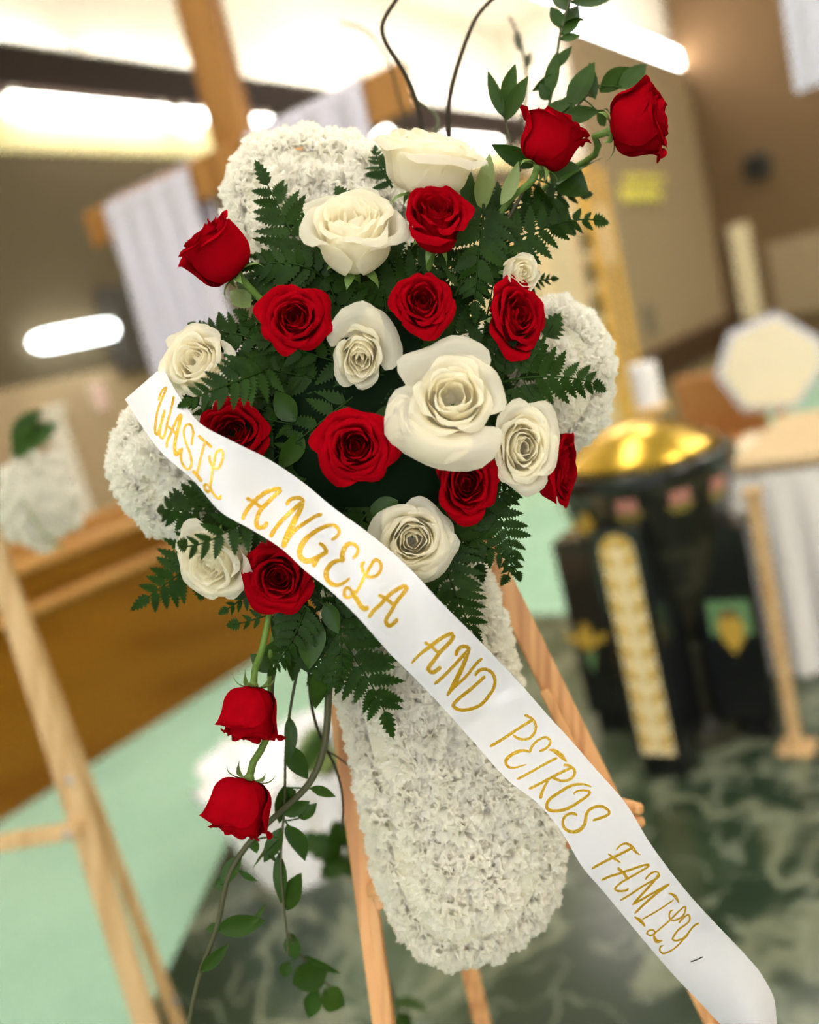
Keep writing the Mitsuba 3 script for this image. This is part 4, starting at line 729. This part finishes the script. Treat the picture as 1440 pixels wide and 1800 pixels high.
letters((410, 840), 8.47, 8.4, [
    [[(142, 630), (170, 540), (270, 400), (400, 270), (560, 185), (715, 160)], [(720, 180), (610, 270), (490, 390), (400, 490), (352, 610), (365, 730), (420, 740), (490, 650)], [0.8, (195, 300), (280, 340), (410, 440)]],
    [[0.9, (800, 410), (830, 340), (920, 302), (1010, 310), (1040, 370)], [(1020, 360), (930, 440), (800, 560), (670, 700), (555, 885)], [[1.0, 1.3, 1.5, 1.2], (1035, 370), (990, 490), (920, 620), (840, 790), (780, 920), (752, 1040)], [0.9, (770, 1000), (850, 860), (960, 745), (1100, 650), (1230, 570), (1322, 542)]],
    [[[0.7, 0.8, 0.9, 1.1, 1.3, 1.3, 1.2, 1.0], (1458, 916), (1546, 868), (1577, 794), (1535, 725), (1419, 709), (1280, 765), (1130, 865), (1020, 1000), (988, 1120), (1030, 1212), (1120, 1240), (1240, 1195), (1340, 1135), (1405, 1100)], [0.9, (1275, 985), (1340, 1010), (1372, 1060), (1405, 1108)], [1.0, (1290, 1165), (1240, 1240), (1190, 1325)]]])
letters((550, 920), 8.0, 8.0, [
    [[[0.8, 0.8, 1.2, 1.2], (555, 490), (620, 430), (630, 350), (575, 292), (500, 290), (440, 360), (412, 450), (432, 540)], [[0.8, 1.2, 1.3, 1.0, 0.6], (435, 535), (330, 530), (240, 590), (188, 690), (210, 800), (300, 865), (400, 855), (470, 812), (522, 768)]],
    [[0.8, (735, 545), (690, 570), (695, 640), (732, 720), (790, 752), (870, 745), (935, 690), (960, 610), (935, 535), (885, 510), (830, 570), (770, 670), (700, 800), (640, 920), (590, 985), (530, 1030), (470, 1040), (440, 980), (470, 912), (540, 950)], [1.2, (540, 950), (600, 1040), (660, 1140), (720, 1200), (782, 1168)]],
    [[(790, 1330), (830, 1255), (940, 1150), (1030, 1050), (1150, 950), (1320, 868)], [(1335, 885), (1260, 1000), (1165, 1120), (1085, 1260), (1030, 1390), (1065, 1440), (1130, 1410), (1202, 1350)], [0.9, (925, 1008), (1020, 1055), (1130, 1145)]]])
letters((710, 1090), 8.0, 7.4, [
    [[[0.6, 1.1, 1.0], (112, 612), (230, 480), (370, 370), (520, 260), (700, 185)], [1.1, (705, 205), (620, 340), (500, 460), (405, 590), (348, 700), (390, 732), (460, 710), (522, 655)], [0.8, (288, 315), (370, 360), (475, 455)]],
    [[1.0, (742, 505), (755, 425), (840, 370), (905, 390), (915, 430)], [0.9, (910, 425), (820, 515), (700, 645), (570, 780), (428, 898)], [[1, 1.2, 1.4, 0.8], (915, 400), (880, 520), (810, 690), (710, 890), (610, 1065)], [0.8, (640, 1030), (760, 900), (870, 800), (980, 660), (1105, 542)]],
    [[0.9, (1142, 788), (1040, 885), (880, 1020), (725, 1150), (695, 1195), (760, 1255), (880, 1262), (1060, 1205), (1200, 1060), (1280, 900), (1262, 775), (1180, 700), (1080, 700), (1005, 785)]]])
letters((850, 1240), 6.26, 5.2, [
    [[1.0, (450, 110), (530, 145), (575, 220), (555, 310), (490, 368), (400, 370), (328, 322)], [1.1, (540, 160), (420, 232), (300, 312), (180, 390), (72, 452)]],
    [[0.9, (612, 502), (700, 462), (735, 395), (700, 355), (620, 372), (550, 430), (512, 520)], [[0.8, 1.3, 1.3, 0.7, 0.4], (515, 515), (410, 500), (300, 550), (245, 620), (270, 672), (350, 685), (472, 652)]],
    [[[0.4, 1.7, 1.9, 0.5], (718, 490), (790, 505), (860, 560), (918, 620)], [0.9, (815, 575), (650, 660), (500, 745), (372, 812)]],
    [[1.0, (880, 660), (960, 672), (1005, 730), (970, 800), (880, 830), (755, 788)], [1.0, (965, 690), (800, 765), (640, 850), (500, 920)], [[0.6, 1.0, 1.4], (735, 800), (680, 880), (625, 1025)]],
    [[[0.6, 1.1, 1.2, 1.2, 1.0, 0.7], (1188, 898), (1090, 867), (950, 890), (800, 980), (700, 1080), (700, 1130), (790, 1162), (930, 1132), (1080, 1042), (1170, 952), (1110, 935), (1000, 985)]],
    [[[0.9, 1.0, 1.1, 1.4, 1.0, 1.0], (1212, 1272), (1330, 1225), (1385, 1180), (1330, 1122), (1220, 1120), (1140, 1180), (1120, 1280), (1060, 1370), (960, 1390), (880, 1330), (880, 1250), (940, 1195), (1032, 1212)]]])
letters((1030, 1470), 6.545, 4.0, [
    [[[0.7, 0.9, 1.8, 0.4], (352, 158), (400, 105), (470, 85), (530, 125), (580, 185), (632, 210)], [1.2, (525, 138), (340, 232), (200, 300), (68, 375)], [[0.6, 1.5, 0.6], (255, 198), (315, 245), (400, 305)]],
    [[1.1, (180, 508), (280, 462), (440, 412), (600, 355), (735, 325)], [1.0, (735, 338), (600, 422), (470, 495), (372, 562), (335, 610), (390, 632), (482, 598)], [1.4, (365, 365), (425, 415), (475, 485)]],
    [[0.9, (688, 498), (735, 440), (830, 418), (845, 445), (780, 505), (600, 612), (395, 738)], [1.1, (842, 435), (760, 545), (640, 675), (538, 792)], [1.0, (545, 785), (700, 695), (962, 548)], [1.1, (962, 552), (820, 655), (680, 775), (562, 888)]],
    [[[0.6, 1.6, 0.8], (952, 655), (1010, 680), (1068, 768)], [0.7, (1010, 732), (860, 835), (650, 955)], [[0.6, 1.9, 0.8], (558, 930), (620, 965), (680, 1038)]],
    [[0.8, (1005, 850), (960, 910), (985, 965), (1070, 950), (1140, 870), (1145, 812), (1085, 850), (1000, 935), (900, 1025), (800, 1112), (740, 1142), (705, 1115), (748, 1078), (790, 1130)], [[0.8, 2.0, 0.6], (785, 1125), (825, 1212), (882, 1198)]],
    [[0.9, (1072, 1002), (1120, 942), (1190, 912), (1198, 945), (1120, 1035), (1020, 1135), (1000, 1190), (1060, 1198), (1180, 1112), (1302, 1000)], [0.8, (1180, 1130), (1060, 1255), (950, 1332), (870, 1342), (850, 1300), (895, 1258)]]])
part(kr, 'pin', stroke([(1030+1210/6.545, 1470+1445/6.545), (1030+1290/6.545, 1470+1415/6.545), (1030+1352/6.545, 1470+1385/6.545)], 2.0), 'black_hole', label='small dark pin')

# ------------------------------------------------------------------ second easel and white spray at the left, wrapped pot on the floor
k = thing('easel', 'pale wooden easel at the left edge carrying the white flower spray', 'easel')
def pxline_floor(pxa, pya, pxb, pyb, d, z):
    a, b = at(pxa, pya, d), at(pxb, pyb, d); v = b-a; return a, a+v*((z-a[2])/v[2])
a1, f1 = pxline_floor(20, 1060, 258, 1800, 1.98, 0.0125); a2, f2 = pxline_floor(40, 1080, 312, 1800, 2.10, 0.0125)
top = at(-5, 980, 2.04)
part(k, 'leg', bar(f1, a1+(a1-f1)*0.15, 0.052, 0.022, RIGHT, 0.003), 'pale_easel_wood'); part(k, 'back_leg', bar(f2, a2+(a2-f2)*0.12, 0.028, 0.022, RIGHT, 0.003), 'pale_easel_wood')
part(k, 'ledge', bar(at(-60, 1492, 1.955), at(140, 1458, 1.955), 0.034, 0.03, UP, 0.004), 'pale_easel_wood')
for px, py in ((122, 1372), (118, 1468), (308, 1760)):
    m = lathe([(0.001, 0), (0.008, 0), (0.008, 0.004), (0.001, 0.005)], 14); part(k, 'bolt', (at(px, py, 1.935 if px < 200 else 2.06)+m[0]@basis(NRM).T, m[1]), 'steel')
k = thing('white_flower_spray', 'blurred spray of white carnations on the pale easel at the left edge', 'flower spray')
rw = np.random.default_rng(8)
cen = at(70, 880, 1.92)
for i in range(28):
    q = (i+0.5)/28; a = i*2.39996; r = math.sqrt(q); ox, oy = r*math.cos(a), r*math.sin(a); zz = math.sqrt(max(0, 1-r*r))
    pos = cen+RIGHT*ox*0.085+UP*oy*0.105+NRM*0.045*zz; d = unit(ox*RIGHT+oy*UP+NRM*(0.25+zz))
    part(k, 'carnation', VAR[i % 8], None, to_world=pose(basis(d, rw.uniform(0, 6)), pos, 0.027))
m = lathe([(0.001, -0.03), (0.75, -0.03), (0.8, 0.0), (0.6, 0.03), (0.001, 0.04)], 24); part(k, 'foam_base', (cen+m[0]@np.stack([RIGHT*0.09, UP*0.11, NRM], 1).T, m[1]), 'foam_skin')
lf = [((30, 790), (100, 742), 46), ((20, 780), (70, 715), 40), ((20, 800), (60, 770), 40)]
for (bx, by), (tx, ty), w in lf: a, b = at(bx, by, 1.85), at(tx, ty, 1.84); part(k, 'leaf', oval(a, unit(b-a), unit(NRM+0.3*UP), np.linalg.norm(b-a), w*1.85/FOCAL, 0.1, 0.2, 9), 'leaf_skin', True)
part(k, 'twig', tube(spline([at(40, 880, 1.83), at(70, 930, 1.83), at(110, 965, 1.84)], 8), 0.003, 6), 'pale_leaf_skin', True)
# wrapped pot
k = thing('wrapped_pot', 'white paper-wrapped pot with green leaves on the marble floor behind the hanging vines', 'plant pot')
o = onz(535, 1560, 0.0125)+np.array([0.12, 0.09, 0]); g = np.linspace(0, 2*np.pi, 73)[:-1]
prof = [(0.001, 0.0), (0.16, 0.0), (0.18, 0.06), (0.185, 0.14), (0.21, 0.24), (0.25, 0.34), (0.235, 0.34), (0.18, 0.24), (0.001, 0.19)]
v, f = lathe(prof, 72, o); v = v.reshape(9, 72, 3)
for i in range(9): rr2 = 1+0.10*np.sin(g*11+0.8*np.sin(g*3))*min(1, prof[i][1]*5)+0.03*np.sin(g*4); v[i, :, :2] = o[:2]+(v[i, :, :2]-o[:2])*rr2[:, None]; v[i, :, 2] += 0.03*np.sin(g*5)*min(1, prof[i][1]*4)
part(k, 'wrapping', (v.reshape(-1, 3), f), 'paper_white', 35)
rw = np.random.default_rng(9); 
for i in range(7):
    a = -0.9+rw.uniform(0, 1.2); st = o+np.array([0.05*math.cos(a), 0.05*math.sin(a), 0.20]); en = o+np.array([0.22*math.cos(a), 0.22*math.sin(a), 0.30+0.10*rw.random()]); part(k, 'leaf', oval(st, unit(en-st), unit(np.array([0, 0, 1.0])-0.3*FWD), np.linalg.norm(en-st), 0.07, 0.25, 0.2, 9), 'pale_leaf_skin' if i % 3 == 0 else 'leaf_skin', True)
# cream tissue standing behind it, and a leafy plant in front
k = thing('cream_wrapping', 'cream paper cone beside the white wrapped pot, half hidden by the carnation shaft', 'wrapping')
o2 = o+np.array([0.27, -0.34, 0]); v, f = lathe([(0.001, 0), (0.07, 0), (0.12, 0.25), (0.17, 0.47), (0.16, 0.47), (0.11, 0.26), (0.001, 0.2)], 60, o2); v = v.reshape(7, 60, 3); g = np.linspace(0, 2*np.pi, 61)[:-1]
for i in range(7): v[i, :, :2] = o2[:2]+(v[i, :, :2]-o2[:2])*(1+0.08*np.sin(g*9))[:, None]; v[i, :, 2] *= (1+0.12*np.sin(g*3+1)*(i in (3, 4)))
part(k, 'paper', (v.reshape(-1, 3), f), 'icon_cream', 35); part(k, 'tie', lathe([(0.072, 0.045), (0.088, 0.05), (0.092, 0.062), (0.078, 0.06)], 30, o2), 'pale_gilt', True)
k = thing('ivy_plant', 'small dark leafy plant beside the left leg of the main easel', 'plant')
oo = at(608, 1500, 1.35); rw = np.random.default_rng(10); fl = onz(620, 1760, 0.0125); base = np.array([oo[0], oo[1], 0.0125])
part(k, 'stem', tube(spline([base+np.array([0, 0, 0.14]), base+np.array([0.01, 0.0, 0.3]), oo], 10), 0.004, 6), 'vine_skin', True)
part(k, 'pot', lathe([(0.001, 0), (0.06, 0), (0.08, 0.13), (0.085, 0.13), (0.085, 0.15), (0.07, 0.15), (0.001, 0.14)], 28, base), 'dark_paint', 35)
for i in range(14):
    px, py = 604+rw.normal()*34, 1505+rw.normal()*20; b = at(px, py, 1.32+0.04*rw.random()); a = oo+0.35*(b-oo)
    nn = unit(NRM+0.5*rw.normal(size=3)+0.4*UP); part(k, 'leaf', toothed(a, unit(b-a), nn, np.linalg.norm(b-a)+0.035, 0.045, 3, 0.25), 'leaf_skin', True)
for i in range(9):
    zz = rw.uniform(0.2, 0.5); a = base+np.array([0.01, 0, zz]); d = unit(np.r_[rw.normal(size=2), 0.1]); part(k, 'leaf', toothed(a, d, unit(NRM+UP+0.4*rw.normal(size=3)), 0.07, 0.04, 3, 0.25), 'leaf_skin', True)
